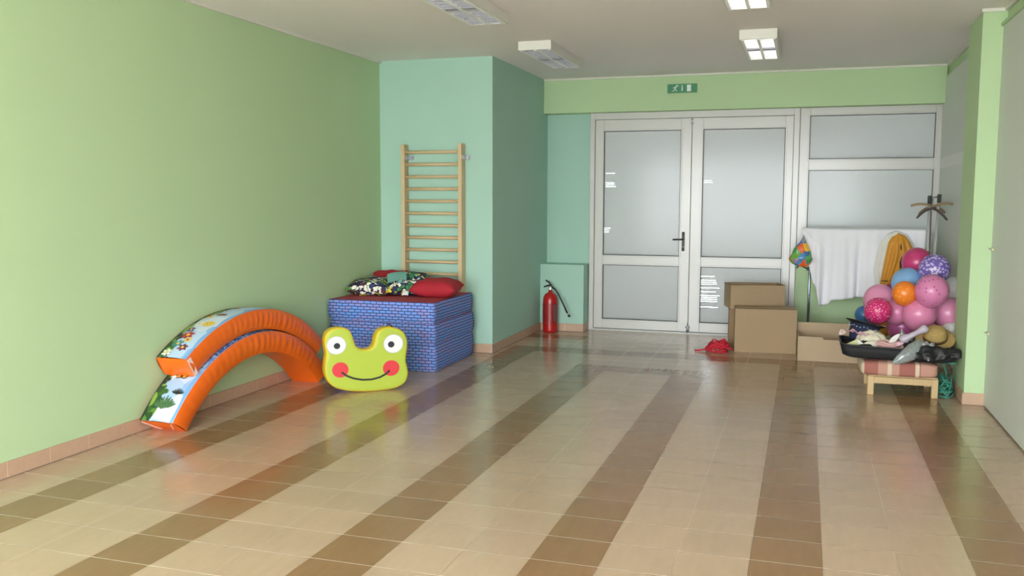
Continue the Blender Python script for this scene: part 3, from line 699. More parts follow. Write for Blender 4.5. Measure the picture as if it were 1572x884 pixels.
r2, o2, pt2, sf2 = arch('upper orange foam arch with sun and flower print lying on the lower one', 1.338, 1.490, -math.radians(32.6), math.radians(41), -4.125, -3.888, False,
    [('sun', 0.22, 0.60, 0.040, YEL), ('flower', 0.13, 0.40, 0.030, PR), ('flower', 0.055, 0.62, 0.024, mat('print_plum', (130, 40, 70), 0.4)), ('flower', 0.075, 0.36, 0.027, PBL), ('flower', 0.025, 0.24, 0.024, PWH),
     ('flower', 0.10, 0.56, 0.019, YEL), ('flower', 0.17, 0.28, 0.022, mat('print_violet', (80, 60, 120), 0.4)), ('butterfly', 0.315, 0.52, 0.028, BRN), ('flower', 0.22, 0.30, 0.023, PWH), ('bush', 0.05, 0.2, 0.03, GRS), ('bush', 0.12, 0.2, 0.03, DKL),
     ('mushroom', 0.37, 0.35, 0.02, BRN), ('flower', 0.29, 0.25, 0.019, YEL), ('bush', 0.3, 0.12, 0.03, DKL), ('butterfly', 0.43, 0.4, 0.022, PORG), ('flower', 0.5, 0.35, 0.022, YEL), ('bush', 0.42, 0.15, 0.03, DKL), ('bush', 0.005, 0.3, 0.025, DKL)], True)
def quad(mb, a, b, c_, d): mb._tag([mb.bm.faces.new([mb.bm.verts.new(x) for x in (a, b, c_, d)])])
m = MB(); e = V((0, -0.010, 0)); X = -3.885
quad(m, pt2(0, 0.02, X+0.006)+e*0.6, pt2(0, 0.95, X+0.006)+e*0.6, pt2(0.016, 0.95, X+0.012), pt2(0.016, 0.02, X+0.012)); o = m.build('velcro_strip', PK, r2, off=o2); solid(o, 0.003)
m = MB(); quad(m, pt1(0, 0.1, -4.06)+e, pt1(0, 0.8, -4.12)+e, pt1(0, 0.95, -4.10)+e, pt1(0, 0.1, -4.03)+e); o = m.build('velcro_strip', PK, r1, off=o1); solid(o, 0.002); m = MB(); quad(m, pt1(0, 0.15, -3.93)+e, pt1(0, 0.8, -3.88)+e, pt1(0, 0.85, -3.885)+e, pt1(0, 0.15, -3.94)+e); o = m.build('velcro_strip', PK, r1, off=o1); solid(o, 0.002)

# ------------------------------------------------------------------ fire extinguisher
ex = thing('fire_extinguisher', 'red fire extinguisher with black hose standing by the low teal wall section', 'fire extinguisher', (-2.785, 10.10, 0))
EXR = mat('extinguisher_red', (176, 30, 30), 0.25, var=0.02)
MB().lathe([(0.07, 0), (0.083, 0.004), (0.084, 0.03), (0.084, 0.37), (0.079, 0.41), (0.06, 0.442), (0.032, 0.46), (0.022, 0.47), (0.022, 0.49)], n=36).build('cylinder_body', EXR, ex)
MB().lathe([(0.0872, 0.10), (0.0872, 0.34)], n=36, cap=False).build('label_band', mat('extinguisher_label', (150, 32, 32), 0.35), ex)
m = MB(); m.lathe([(0.018, 0.485), (0.02, 0.49), (0.02, 0.525), (0.014, 0.535)], n=16); m.tube([(0, 0, 0.51), (0.045, -0.01, 0.512)], 0.009, 8); m.build('valve', CHROME, ex)
m = MB(); m.tube([(0.02, 0, 0.535), (-0.02, -0.004, 0.545), (-0.075, -0.01, 0.525)], [0.009, 0.010, 0.007], 8); m.build('carry_handle', BLACK, ex)
m = MB(); m.tube([(0.015, 0, 0.54), (-0.01, -0.004, 0.575), (-0.055, -0.01, 0.605)], [0.008, 0.010, 0.007], 8); m.build('squeeze_lever', mat('dark_lever', (60, 40, 40), 0.4), ex)
hp = [at(848, 441, 1, 10.06), at(852, 444, 1, 10.06), at(857, 451, 1, 10.06), at(862, 461, 1, 10.06), at(866, 470, 1, 10.06), at(871, 481, 1, 10.06)]
m = MB(); m.tube([V((-2.745, 10.09, 0.512))]+hp, 0.0095, 8); h_ = m.build('hose', BLACK, ex, off=(-2.785, 10.10, 0))
m = MB(); m.tube([at(871.5, 481.5, 1, 10.06), at(872.3, 483, 1, 10.06)], 0.010, 10); m.build('nozzle_ring', mat('ring_white', (220, 220, 215), 0.5), h_, off=(-2.785, 10.10, 0))
m = MB(); m.tube([at(872.3, 483, 1, 10.06), at(874.5, 486.5, 1, 10.06)], [0.012, 0.014], 10); m.build('nozzle', BLACK, h_, off=(-2.785, 10.10, 0))
m = MB(); m.box((0.055, -0.068, 0.13), (0.082, -0.04, 0.33), 0.006); m.build('instruction_sticker', mat('sticker_dark', (84, 44, 44), 0.5), ex)

# ------------------------------------------------------------------ cartons
def carton(lab, loc, size, rz, closed=True, m_=None, flaps=(), notch=False, ry=0.0):
    r = thing('cardboard_box', lab, 'box', loc, rz, 'cardboard boxes by the door'); r.rotation_euler = (0, ry, rz)
    W, D, Hh = size; t = 0.005; m_ = m_ or CARD; b = MB().use(m_)
    # origin: front left bottom corner; x right, y back
    if notch:
        b.box((0, 0, 0), (W, t, Hh-0.05)); b.box((0, 0, Hh-0.051), (W*0.36, t, Hh)); b.box((W*0.36, 0, Hh-0.051), (W, t, Hh-0.025))
    else: b.box((0, 0, 0), (W, t, Hh), 0.0015)
    b.box((0, D-t, 0), (W, D, Hh), 0.0015); b.box((0, t, 0), (t, D-t, Hh), 0.0012); b.box((W-t, t, 0), (W, D-t, Hh), 0.0012)
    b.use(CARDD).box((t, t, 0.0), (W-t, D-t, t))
    b.build('box_walls', None, r)
    if closed:
        for a, c_ in ((0.0, D/2-0.002), (D/2+0.002, D)): MB().box((0, a, Hh), (W, c_, Hh+0.005), 0.001).build('flap', m_, r)
        MB().box((-0.001, D/2-0.025, Hh+0.005), (W+0.001, D/2+0.025, Hh+0.006)).build('tape', mat('brown_tape', (160, 126, 84), 0.3), r)
    for (side, ln, ang) in flaps:
        f = MB()
        if side == 'back': M_ = Matrix.Translation((0, D, Hh)) @ Matrix.Rotation(ang, 4, 'X'); f.box((0, -t, 0), (W, 0, ln), 0.001, M_)
        if side == 'left': M_ = Matrix.Translation((0, 0, Hh)) @ Matrix.Rotation(ang, 4, 'Y'); f.box((0, 0.003, 0), (t, D-0.003, ln), 0.001, M_)
        if side == 'right': M_ = Matrix.Translation((W, 0, Hh)) @ Matrix.Rotation(ang, 4, 'Y'); f.box((-t, 0.003, 0), (0, D-0.003, ln), 0.001, M_)
        if side == 'front': M_ = Matrix.Translation((0, 0, Hh)) @ Matrix.Rotation(ang, 4, 'X'); f.box((0, 0, 0), (W, t, ln), 0.001, M_)
        f.build('flap', m_, r)
    return r
carton('large closed cardboard box on the floor in front of the right door leaf', (-0.645, 9.37, 0.0), (0.60, 0.30, 0.437), 0.10)
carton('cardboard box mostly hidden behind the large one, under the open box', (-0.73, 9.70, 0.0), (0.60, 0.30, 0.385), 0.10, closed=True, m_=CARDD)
up = at(1121, 484, 1, 9.73)
carton('smaller open cardboard box perched behind and above the large one', (up.x, 9.73, 0.392), (0.565, 0.36, 0.252), 0.27, closed=False)
carton('low open cardboard box on the floor beside the large box, left of the stool', (-0.03, 9.06, 0.0), (0.63, 0.50, 0.235), 0.03, closed=False, m_=CARDL, flaps=(('back', 0.075, 0.05),), notch=True)

# ------------------------------------------------------------------ tangled ropes
def tangle(name, lab, cat, m_, c, rx, ry, h, r, n, seed, tail=None):
    random.seed(seed); pts = []
    a = 0
    for i in range(n):
        a += random.uniform(0.9, 2.2); k = i/n; q = random.uniform(0.35, 1.0)
        z = r + (h-r)*random.random()*(1.0-q*q*0.85)
        pts.append(V((rx*q*math.cos(a), ry*q*math.sin(a), z)))
    if tail: pts += [V(t) for t in tail]
    out = []
    for i in range(len(pts)-1):
        P_ = [pts[max(i-1, 0)], pts[i], pts[i+1], pts[min(i+2, len(pts)-1)]]
        for j in range(6):
            t = j/6; q = 0.5*((2*P_[1])+(P_[2]-P_[0])*t+(2*P_[0]-5*P_[1]+4*P_[2]-P_[3])*t*t+(-P_[0]+3*P_[1]-3*P_[2]+P_[3])*t**3); q.z = max(q.z, r); out.append(q)
    o_ = MB().tube(out, r, 6).build(name, m_, loc=c); return tag(o_, lab, cat)
RR = mat('red_rope', (206, 38, 58), 0.7, bump=0.4, bscale=120, var=0.45, vscale=40)
TR = mat('teal_rope', (60, 140, 122), 0.6, bump=0.3, bscale=120, var=0.25, vscale=30)
rp = at(1104, 541, 2, 0)
tangle('rope', 'tangled red skipping rope heaped on the floor beside the large box', 'rope', RR, (-0.80, 9.33, 0), 0.15, 0.12, 0.15, 0.0075, 62, 3, tail=[(-0.10, -0.02, 0.04), (-0.17, -0.03, 0.012), (-0.24, -0.05, 0.011)])
tc_ = at(1455, 612, 2, 0)
tangle('rope', 'tangled green rope on the floor between the stool and the pillar', 'rope', TR, (1.085, 7.78, 0), 0.075, 0.14, 0.24, 0.0055, 60, 12, tail=[(0.0, -0.06, 0.2), (-0.02, -0.1, 0.27), (0.05, -0.12, 0.28), (0.07, -0.1, 0.27)])

# ------------------------------------------------------------------ footstool
st = thing('footstool', 'low wooden footstool with pink checked cushion under the suitcase', 'footstool', (0.735, 7.85, 0))
off = V((0.735, 7.85, 0))
LEGW = mat('pine_leg', (198, 170, 124), 0.5, var=0.1, vscale=14, stretch=(6, 6, 0.6))
for x, y in ((0.535, 7.65), (1.0, 7.65), (0.535, 8.10), (1.0, 8.10)):
    MB().box((x-0.024, y-0.02, 0), (x+0.024, y+0.02, 0.15), 0.004).build('leg', LEGW, st, off=off)
for y in (7.65, 8.10): MB().box((0.555, y-0.012, 0.093), (0.98, y+0.012, 0.145), 0.003).build('stretcher', LEGW, st, off=off)
for x in (0.535, 1.0): MB().box((x-0.012, 7.66, 0.093), (x+0.012, 8.09, 0.145), 0.003).build('stretcher', LEGW, st, off=off)
def check_mat(name):
    m = bpy.data.materials.new(name); m.use_nodes = True; N = m.node_tree.nodes; L = m.node_tree.links; b = N['Principled BSDF']; b.inputs['Roughness'].default_value = 0.85
    tc = N.new('ShaderNodeTexCoord'); ck = N.new('ShaderNodeTexChecker'); ck.inputs['Scale'].default_value = 6.5
    ck.inputs['Color1'].default_value = lin((160, 100, 90)); ck.inputs['Color2'].default_value = lin((190, 144, 128)); L.new(tc.outputs['Object'], ck.inputs['Vector'])
    br = N.new('ShaderNodeTexBrick'); br.inputs['Scale'].default_value = 1; br.inputs['Brick Width'].default_value = 0.2; br.inputs['Row Height'].default_value = 0.2; br.offset = 0
    br.inputs['Mortar Size'].default_value = 0.016; br.inputs['Mortar'].default_value = lin((214, 192, 168)); br.inputs['Color1'].default_value = (0, 0, 0, 1)
    mp = N.new('ShaderNodeMapping'); mp.inputs['Location'].default_value = (0.07, 0.5, 0); L.new(tc.outputs['Object'], mp.inputs[0]); L.new(mp.outputs[0], br.inputs['Vector'])
    mx = N.new('ShaderNodeMix'); mx.data_type = 'RGBA'; L.new(br.outputs['Fac'], mx.inputs[0]); L.new(ck.outputs['Color'], mx.inputs[6]); mx.inputs[7].default_value = lin((214, 192, 168)); L.new(mx.outputs[2], b.inputs['Base Color'])
    return m
m = MB()
def cu_(u, v):
    a, b = 2*PI*u, PI*(v-0.5); e = 0.22
    ca, sa = math.cos(a), math.sin(a); cb_, sb = math.cos(b), math.sin(b)
    s = lambda x, k: math.copysign(abs(x)**k, x)
    return V((0.285*s(cb_, e)*s(ca, e), 0.27*s(cb_, e)*s(sa, e), 0.216+0.058*s(sb, 0.45)+0.005*noise.noise(V((ca*3, sa*3, sb)))))
m.grid(cu_, 64, 16, closeu=True); m.build('seat_cushion', check_mat('pink_check'), st)
m = MB(); m.box((0.515, 7.65, 0.146), (1.02, 8.12, 0.16), 0.003); m.build('seat_board', LEGW, st, off=off)

# ------------------------------------------------------------------ open suitcase holding the dressing-up things
SCX, SCY, SCZ = 0.73, 7.87, 0.276
BLK = mat('black_suitcase_cloth', (28, 28, 31), 0.75, bump=0.15, bscale=60)
sc = thing('suitcase', 'open black suitcase half full of dressing-up things on the footstool', 'suitcase', (SCX, SCY, SCZ))
def rrect(w, d, r_, n=8):
    out = []
    for cx_, cy_, a0 in ((w-r_, d-r_, 0), (-w+r_, d-r_, PI/2), (-w+r_, -d+r_, PI), (w-r_, -d+r_, 1.5*PI)):
        for i in range(n+1): a = a0+PI/2*i/n; out.append(V((cx_+r_*math.cos(a), cy_+r_*math.sin(a), 0)))
    return out
m = MB(); base = rrect(0.425, 0.235, 0.07); prof = [(0.90, 0.0), (0.97, 0.012), (1.0, 0.05), (1.01, 0.092), (0.985, 0.092), (0.975, 0.05), (0.94, 0.014), (0.0, 0.012)]
rings = []
for k, (s, z) in enumerate(prof):
    rings.append([m.bm.verts.new((p.x*s, p.y*s, z + 0.028*max(0, -p.x*s/0.4-0.3)**1.5 + (0.006*math.sin(p.x*9)-0.012*p.x if z > 0.02 else 0))) for p in base])
for A, B in zip(rings, rings[1:]):
    for j in range(len(A)): m._tag([m.bm.faces.new([A[j], A[(j+1) % len(A)], B[(j+1) % len(A)], B[j]])], True)
m._tag([m.bm.faces.new(rings[0][::-1])]); bmesh.ops.remove_doubles(m.bm, verts=rings[-1], dist=0.001)
m.build('shell', BLK, sc)
rim = [V((p.x*1.005, p.y*1.005, 0.094+0.028*max(0, -p.x/0.4-0.3)**1.5+0.006*math.sin(p.x*9)-0.012*p.x)) for p in base]
MB().tube(rim, 0.006, 6, closed=True).build('zip_rim', mat('zip_dark', (48, 48, 50), 0.5), sc)
m = MB(); m.tube([(0.06, -0.235, 0.03), (0.09, -0.262, 0.04), (0.16, -0.262, 0.04), (0.19, -0.235, 0.03)], 0.009, 6); m.build('handle', BLK, sc)
# crumpled black cloth filling the inside
m = MB(); m.grid(lambda u, v: V(((2*u-1)*0.395, (2*v-1)*0.215, 0.085+0.03*max(0, 1-2*u)+0.045*noise.noise(V((u*5, v*4, 1.3)))+0.02*noise.noise(V((u*13, v*9, 4)))+0.02*math.sin(PI*u)*math.sin(PI*v)-0.03*(max(abs(2*u-1), abs(2*v-1))**8))), 44, 28)
o = m.build('costume_cloth', mat('black_costume_cloth', (24, 24, 32), 0.85), loc=(SCX, SCY, SCZ), fixn=False); solid(o, 0.004)
tag(o, 'crumpled black and navy costume cloth filling the suitcase', 'cloth')
# black cape end spilling over the right rim
m = MB()
def cape(u, v):
    x = 0.10+0.34*u; y = -0.20-0.062*min(1, v*1.6)+0.012*noise.noise(V((u*6, v*4, 2))); z = 0.135-0.02*u+0.02*noise.noise(V((u*5, v*3, 7)))-0.115*max(0, v-0.3)/0.7*(0.75+0.25*math.sin(u*5))
    return V((x, y-0.008*math.sin(u*22)*v, z))
m.grid(cape, 40, 14); o = m.build('cape', mat('black_satin', (20, 20, 24), 0.5), loc=(SCX, SCY, SCZ), fixn=False); solid(o, 0.004); tag(o, 'black cape spilling over the front right rim of the suitcase', 'cape')

ST = 0.42   # top level of the heap inside the suitcase
NAVY = mat('navy_felt', (38, 44, 74), 0.85); 
def tilt(rx, ry, rz=0): return Matrix.Rotation(rz, 4, 'Z') @ Matrix.Rotation(ry, 4, 'Y') @ Matrix.Rotation(rx, 4, 'X')
# navy hat, upside down at the left
p = at(1325, 510, 1, 7.99)
nh = thing('hat', 'navy blue sequin-trimmed hat with wide rim at the left of the suitcase', 'hat', p, 0, 'hats in the suitcase'); T_ = tilt(-0.15, 0.22, 0)
m = MB(); m.lathe([(0.0, -0.075), (0.085, -0.075), (0.098, -0.06), (0.118, 0.06), (0.112, 0.06), (0.092, -0.055), (0.0, -0.062)], n=32, M=T_, cap=False); m.build('crown', NAVY, nh)
m = MB(); m.lathe([(0.112, 0.06), (0.158, 0.078), (0.158, 0.083), (0.112, 0.067), (0.112, 0.06)], n=32, M=T_, cap=False); m.build('brim', BLACK, nh)
m = MB()
for i in range(26):
    a = 2*PI*i/26; q = T_ @ V((0.119*math.cos(a), 0.119*math.sin(a), 0.035+0.006*math.sin(a*7)))
    m.lathe([(0.001, -0.005), (0.0055, 0), (0.001, 0.005)], q, 6)
m.build('sequin_trim', mat('sequin_white', (226, 230, 240), 0.2, metal=0.3), nh)
# cream cap
p = at(1340, 519, 1, 7.86)
m = MB()
def capf(u, v):
    a, b = 2*PI*u, PI/2*v; r_ = 0.125*math.cos(b)**0.75*(1+0.08*noise.noise(V((math.cos(a)*2, math.sin(a)*2, b*2)))); 
    return V((r_*math.cos(a), r_*0.85*math.sin(a), 0.095*math.sin(b)-0.045+0.012*noise.noise(V((math.cos(a)*3, math.sin(a)*3, 9)))))
cc = thing('cap', 'crumpled cream cotton cap beside the navy hat', 'cap', p, 0, 'hats in the suitcase')
CREAM = mat('cream_cotton', (222, 214, 192), 0.85, bump=0.3, bscale=18, var=0.06)
m.grid(capf, 40, 12, closeu=True); o = m.build('crown', CREAM, cc); o.rotation_euler = (0.35, 0.1, 0)
m = MB(); m.tube([V((0.125*math.cos(a), 0.106*math.sin(a), -0.045)) for a in [2*PI*i/30 for i in range(30)]], 0.008, 6, closed=True); o = m.build('hem_band', mat('beige_trim', (188, 172, 140), 0.8), cc); o.rotation_euler = (0.35, 0.1, 0)
m = MB(); m.grid(lambda u, v: V((-0.07+0.13*u, -0.10-0.06*v*math.sin(PI*(0.1+0.8*u)), -0.03+0.10*(u*(1-u))-0.045*v)), 14, 6); o = m.build('peak', mat('cream_linen', (232, 226, 210), 0.85), cc, fixn=False); solid(o, 0.004)
# pink ribbon garland
PKR = mat('pink_satin', (222, 176, 190), 0.5, var=0.1, vscale=20)
p = at(1300, 511, 1, 7.86); m = MB()
m.grid(lambda u, v: V((0.24*u, -0.05*v+0.02*math.sin(u*9), 0.025-0.06*u+0.012*math.sin(u*26+v*3)+0.015*v)), 40, 6); o = m.build('ribbon', PKR, loc=p, fixn=False); solid(o, 0.003); tag(o, 'pink satin ribbon lying over the left rim of the suitcase', 'ribbon')
p = at(1293, 514.5, 1, 7.76); tangle('lace_bow', 'small cream and pink lace bow on the left rim of the suitcase', 'bow', mat('lace_pink', (230, 204, 200), 0.7), p, 0.03, 0.03, 0.05, 0.006, 18, 21)
# green and white paper crown
p = at(1316, 527, 1, 7.74); cp = thing('paper_scrap', 'folded green and white paper piece at the front left of the suitcase', 'paper', p)
for a, b, c_, m_, nm in (((-0.09, 0, -0.012), (0.0, 0.0, 0.035), (0.012, -0.005, -0.02), mat('pale_green_paper', (196, 200, 148), 0.6), 'green_fold'), ((0.0, 0, 0.035), (0.075, 0.01, -0.022), (0.006, -0.005, -0.022), mat('white_paper', (236, 236, 228), 0.6), 'white_fold')):
    m = MB(); m._tag([m.bm.faces.new([m.bm.verts.new(V(x)) for x in (a, b, c_)])]); m._tag([m.bm.faces.new([m.bm.verts.new(V(x)) for x in (a, b, V((0, 0.06, -0.02)))])]); o = m.build(nm, m_, cp); solid(o, 0.002)
# pink plush headband coil
p = at(1362, 530, 1, 7.765); hb = MB(); PL = mat('dusty_pink_plush', (206, 164, 160), 0.9, bump=0.3, bscale=90)
for i, (rx_, ry_, dz, dx) in enumerate(((0.105, 0.06, -0.03, -0.015), (0.10, 0.055, -0.012, 0.012), (0.092, 0.05, 0.006, -0.008), (0.08, 0.042, 0.022, 0.01))):
    hb.tube([V((dx+rx_*math.cos(a), ry_*math.sin(a), dz+0.008*math.sin(3*a+i))) for a in [2*PI*k/30 for k in range(30)]], 0.0125, 8, closed=True)
o = hb.build('headband', PL, loc=p); tag(o, 'coiled dusty pink plush headband at the front of the suitcase', 'headband')
# white ear
def ear(lab, px, py, Y, L_, W_, ang, m_, name='plush_ear'):
    p = at(px, py, 1, Y); m = MB()
    def f(u, v):
        a, t = 2*PI*u, v; w_ = W_*math.sin(PI*min(1, 0.12+t*0.88))**0.8
        return V((w_*math.cos(a), 0.35*w_*math.sin(a)+0.01*t, L_*(t-0.5)))
    m.grid(f, 14, 14, closeu=True); o_ = m.build(name, m_, loc=p); o_.rotation_euler = (0, ang, 0); tag(o_, lab, 'toy'); return o_
ear('white plush ear sticking up behind the pink headband', 1373.5, 520, 7.76, 0.115, 0.022, 0.75, mat('white_plush', (228, 222, 218), 0.9))
ear('small pink fabric bow end right of the headband', 1382, 528, 7.72, 0.06, 0.015, 1.3, PKR, 'bow_end')
# silver party cone and glittery horn
SIL = mat('silver_foil', (196, 204, 212), 0.22, metal=0.85, bump=0.2, bscale=60)
p = at(1385, 516, 1, 7.86); m = MB(); m.lathe([(0.034, -0.05), (0.03, -0.03), (0.018, 0.02), (0.002, 0.07)], n=20, M=tilt(0, -0.08)); o = m.build('party_cone', SIL, loc=p); tag(o, 'small silver foil party cone in the middle of the suitcase', 'party cone')
p = at(1403, 513, 1, 7.82); m = MB(); GRP = mat('grey_lilac_plastic', (188, 176, 192), 0.3)
m.lathe([(0.0, -0.12), (0.045, -0.11), (0.05, -0.10), (0.024, -0.04), (0.02, 0.03), (0.03, 0.07), (0.034, 0.10), (0.02, 0.115), (0.0, 0.118)], n=24, M=tilt(0.2, 0.98)); o = m.build('party_horn', GRP, loc=p); tag(o, 'pale lilac plastic party horn behind the silver bag', 'party horn')
# silver sequin pouch
SEQ = ramp_mat('silver_sequins', [(196, 204, 206), (228, 234, 236), (160, 168, 170), (210, 216, 216)], 130, rough=0.28, outline=((90, 98, 98), 0.12))
SEQ.node_tree.nodes['Principled BSDF'].inputs['Metallic'].default_value = 0.3
a_, b_, c_ = at(1371, 557, 1, 7.60), at(1398, 544, 1, 7.60), at(1418, 526, 1, 7.70)
m = MB(); ctr = b_
def bag(u, v):
    t = v; q = (a_*(1-t)**2+b_*2*t*(1-t)+c_*t*t)-ctr; w_ = [0.02, 0.05, 0.07, 0.078, 0.082, 0.075, 0.055][min(6, int(t*6))]; w2 = [0.02, 0.05, 0.07, 0.078, 0.082, 0.075, 0.055][min(6, int(t*6)+1)]; f = t*6-int(t*6); w_ = w_*(1-f)+w2*f
    T = (b_-a_)*(1-t)+(c_-b_)*t; T.normalize(); n1 = V((0, 1, 0)); n2 = T.cross(n1).normalized(); a = 2*PI*u
    w_ *= 1+0.14*noise.noise(V((math.cos(a)*2, math.sin(a)*2, t*5)))
    return q+(n1*math.cos(a)*0.55+n2*math.sin(a)*0.72)*w_
m.grid(bag, 32, 24, closeu=True)
sp_ = thing('sequin_pouch', 'silver sequin pouch hanging over the front rim of the suitcase', 'pouch', ctr)
m.build('pouch_body', SEQ, sp_)
m = MB(); e_ = c_-ctr
m.grid(lambda u, v: e_+V((0.05*math.cos(2*PI*u)*(1+v*0.7), 0.035*math.sin(2*PI*u), 0.0-0.075*v+0.012*math.sin(u*31)))+V((0.02, -0.02, 0)), 32, 6, closeu=True); o = m.build('gathered_frill', mat('grey_tulle', (150, 152, 150), 0.6, bump=0.3), sp_, fixn=False); solid(o, 0.002)
p = at(1425, 553, 1, 7.58); m = MB(); m.lathe([(0.001, -0.006), (0.007, 0), (0.001, 0.006)], n=8); m.tube([V((0, 0, 0.005)), V((0.0, 0.004, 0.02))], 0.002, 5); o = m.build('button', CHROME, loc=p); tag(o, 'tiny shiny button on the black cape', 'button')
# straw hat
p = at(1436, 515, 1, 7.93); sh = thing('straw_hat', 'straw hat tipped on its side at the right end of the suitcase', 'hat', p, 0, 'hats in the suitcase')
STR = mat('straw', (190, 160, 100), 0.8, bump=0.7, bscale=90, var=0.22, vscale=50, stretch=(1, 1, 4)); T_ = tilt(0.5, -0.18, 0.2)
m = MB(); m.lathe([(0.0, 0.065), (0.06, 0.063), (0.075, 0.05), (0.09, -0.03)], n=32, M=T_, cap=False); m.build('crown', STR, sh)
m = MB(); m.lathe([(0.088, -0.028), (0.13, -0.038), (0.148, -0.03), (0.148, -0.036), (0.13, -0.045), (0.088, -0.035), (0.088, -0.028)], n=36, M=T_, cap=False); m.build('brim', STR, sh)
m = MB(); m.lathe([(0.0905, -0.024), (0.0875, 0.0), (0.089, 0.0), (0.092, -0.026), (0.0905, -0.024)], n=32, M=T_, cap=False); m.build('hat_band', mat('brown_band', (112, 84, 52), 0.8), sh)
ear('pale ribbon end at the right rim of the suitcase', 1428, 540, 7.68, 0.16, 0.014, 1.2, mat('pale_ribbon', (190, 186, 176), 0.7), 'ribbon_end')
ear('pink ribbon end lying near the pillar on the suitcase rim', 1452, 537, 7.70, 0.12, 0.012, 1.75, PKR, 'ribbon_end')

# ------------------------------------------------------------------ balloons
def rubber(name, rgb, a=0.28):
    m = mat(name, rgb, a, var=0.02); m.node_tree.nodes['Principled BSDF'].inputs['Subsurface Weight'].default_value = 0.0; return m
def balloon(lab, px, py, rp_, Y, m_, rot=(0.3, 0.2)):
    p = at(px, py, 1, Y); v = (p-V((0, 0, H))).length; R_ = rp_/FPX*v*0.985
    m = MB()
    def f(u, w_):
        a, b = 2*PI*u, PI*(w_-0.5); r_ = R_*math.cos(b); z = R_*math.sin(b)
        if z < 0: z *= 1.06+0.10*(abs(z)/R_)**4; 
        return V((r_*math.cos(a), r_*math.sin(a), z))
    m.grid(f, 36, 24, closeu=True); m.lathe([(0.004, -R_*1.13), (0.009, -R_*1.19), (0.011, -R_*1.2), (0.003, -R_*1.14)], n=10)
    o_ = m.build('balloon', m_, loc=p); o_.rotation_euler = (rot[0], rot[1], 0); tag(o_, lab, 'balloon', 'balloons heaped in the corner'); return o_, R_
PINK = rubber('pink_rubber', (222, 136, 176)); PINK2 = rubber('soft_pink_rubber', (226, 148, 184)); MAG = rubber('magenta_rubber', (196, 62, 118)); MAGD = rubber('deep_magenta_rubber', (168, 44, 96))
LB = rubber('sky_blue_rubber', (132, 176, 222)); DB = rubber('dark_blue_rubber', (52, 98, 146)); WHT = rubber('milky_white_rubber', (236, 238, 234)); MAU = rubber('mauve_rubber', (186, 92, 150)); AMB = rubber('amber_rubber', (186, 140, 54))
PUR = spot_mat('purple_star_print', (118, 98, 182), (206, 190, 232), 40, 0.42); MAGS = spot_mat('magenta_star_print', (204, 40, 110), (246, 190, 214), 60, 0.26)
ORS = spot_mat('orange_print', (240, 132, 40), (246, 176, 110), 34, 0.22); PKS = spot_mat('pink_figure_print', (220, 134, 180), (178, 88, 144), 30, 0.24)
balloon('magenta balloon at the top of the heap against the poles', 1407.8, 402, 20.5, 8.686, MAG)
bp_, R_ = balloon('purple balloon printed with pale stars at the top right of the heap', 1434.7, 413, 21.3, 8.453, PUR)
# large white star outline printed on the purple balloon, facing the room
m = MB(); dr = (V((0, 0, H))-bp_.location); dr.normalize(); dr = (dr+V((0, 0, -0.12))).normalized(); sx_ = V((0, 0, 1)).cross(dr).normalized(); sy_ = dr.cross(sx_)
inv = bp_.rotation_euler.to_matrix().inverted(); ring_ = []
for i in range(10):
    for s in (1.0, 0.62):
        a = PI/2+i*PI/5; r_ = (0.046 if i % 2 == 0 else 0.021)*s; ring_.append(m.bm.verts.new(inv @ ((dr*R_+sx_*r_*math.cos(a)+sy_*r_*math.sin(a)).normalized()*R_*1.012)))
for i in range(10): m._tag([m.bm.faces.new([ring_[2*i], ring_[2*i+1], ring_[(2*i+3) % 20], ring_[(2*i+2) % 20]])])
o = m.build('star_print', mat('star_white', (232, 222, 240), 0.4), bp_)
balloon('sky blue balloon above the orange one', 1393.8, 434.5, 22.3, 8.542, LB)
balloon('small orange balloon with faint print in front of the sky blue one', 1389, 449.7, 17.2, 8.191, ORS)
balloon('large pink balloon with darker printed figures under the purple one', 1430.5, 446, 22.8, 8.121, PKS)
balloon('milky white balloon at the right beside the pillar', 1464, 444, 17, 8.597, WHT)
balloon('pale pink balloon at the left edge of the heap behind the spotted one', 1350.5, 460, 22.5, 8.540, PINK2)
balloon('magenta balloon with small white spots at the lower left of the heap', 1347.6, 476.8, 19, 8.167, MAGS)
balloon('plain pink balloon in the middle of the lower row', 1377, 478, 18, 8.381, PINK)
balloon('largest plain pink balloon, front and centre of the lower row', 1411.4, 481, 23.3, 8.228, PINK)
balloon('pink balloon at the right of the lower row touching the pillar', 1456, 480, 21, 8.415, PINK2)
balloon('dark blue balloon peeping out at the far left above the navy hat', 1327, 483, 13.5, 8.452, DB)
balloon('mauve balloon low in the heap above the silver cone', 1385, 501, 20.5, 8.542, MAU)
balloon('dark magenta balloon showing between the pink ones above the straw hat', 1432, 497, 19, 8.573, MAGD)
balloon('dark magenta balloon mostly hidden behind the orange one', 1371, 452, 17, 8.729, MAGD)
balloon('amber balloon low at the left, behind the cream cap', 1357, 501, 14, 8.724, AMB)
balloon('greyish white balloon low at the right beside the straw hat', 1461, 513, 17, 8.295, WHT)

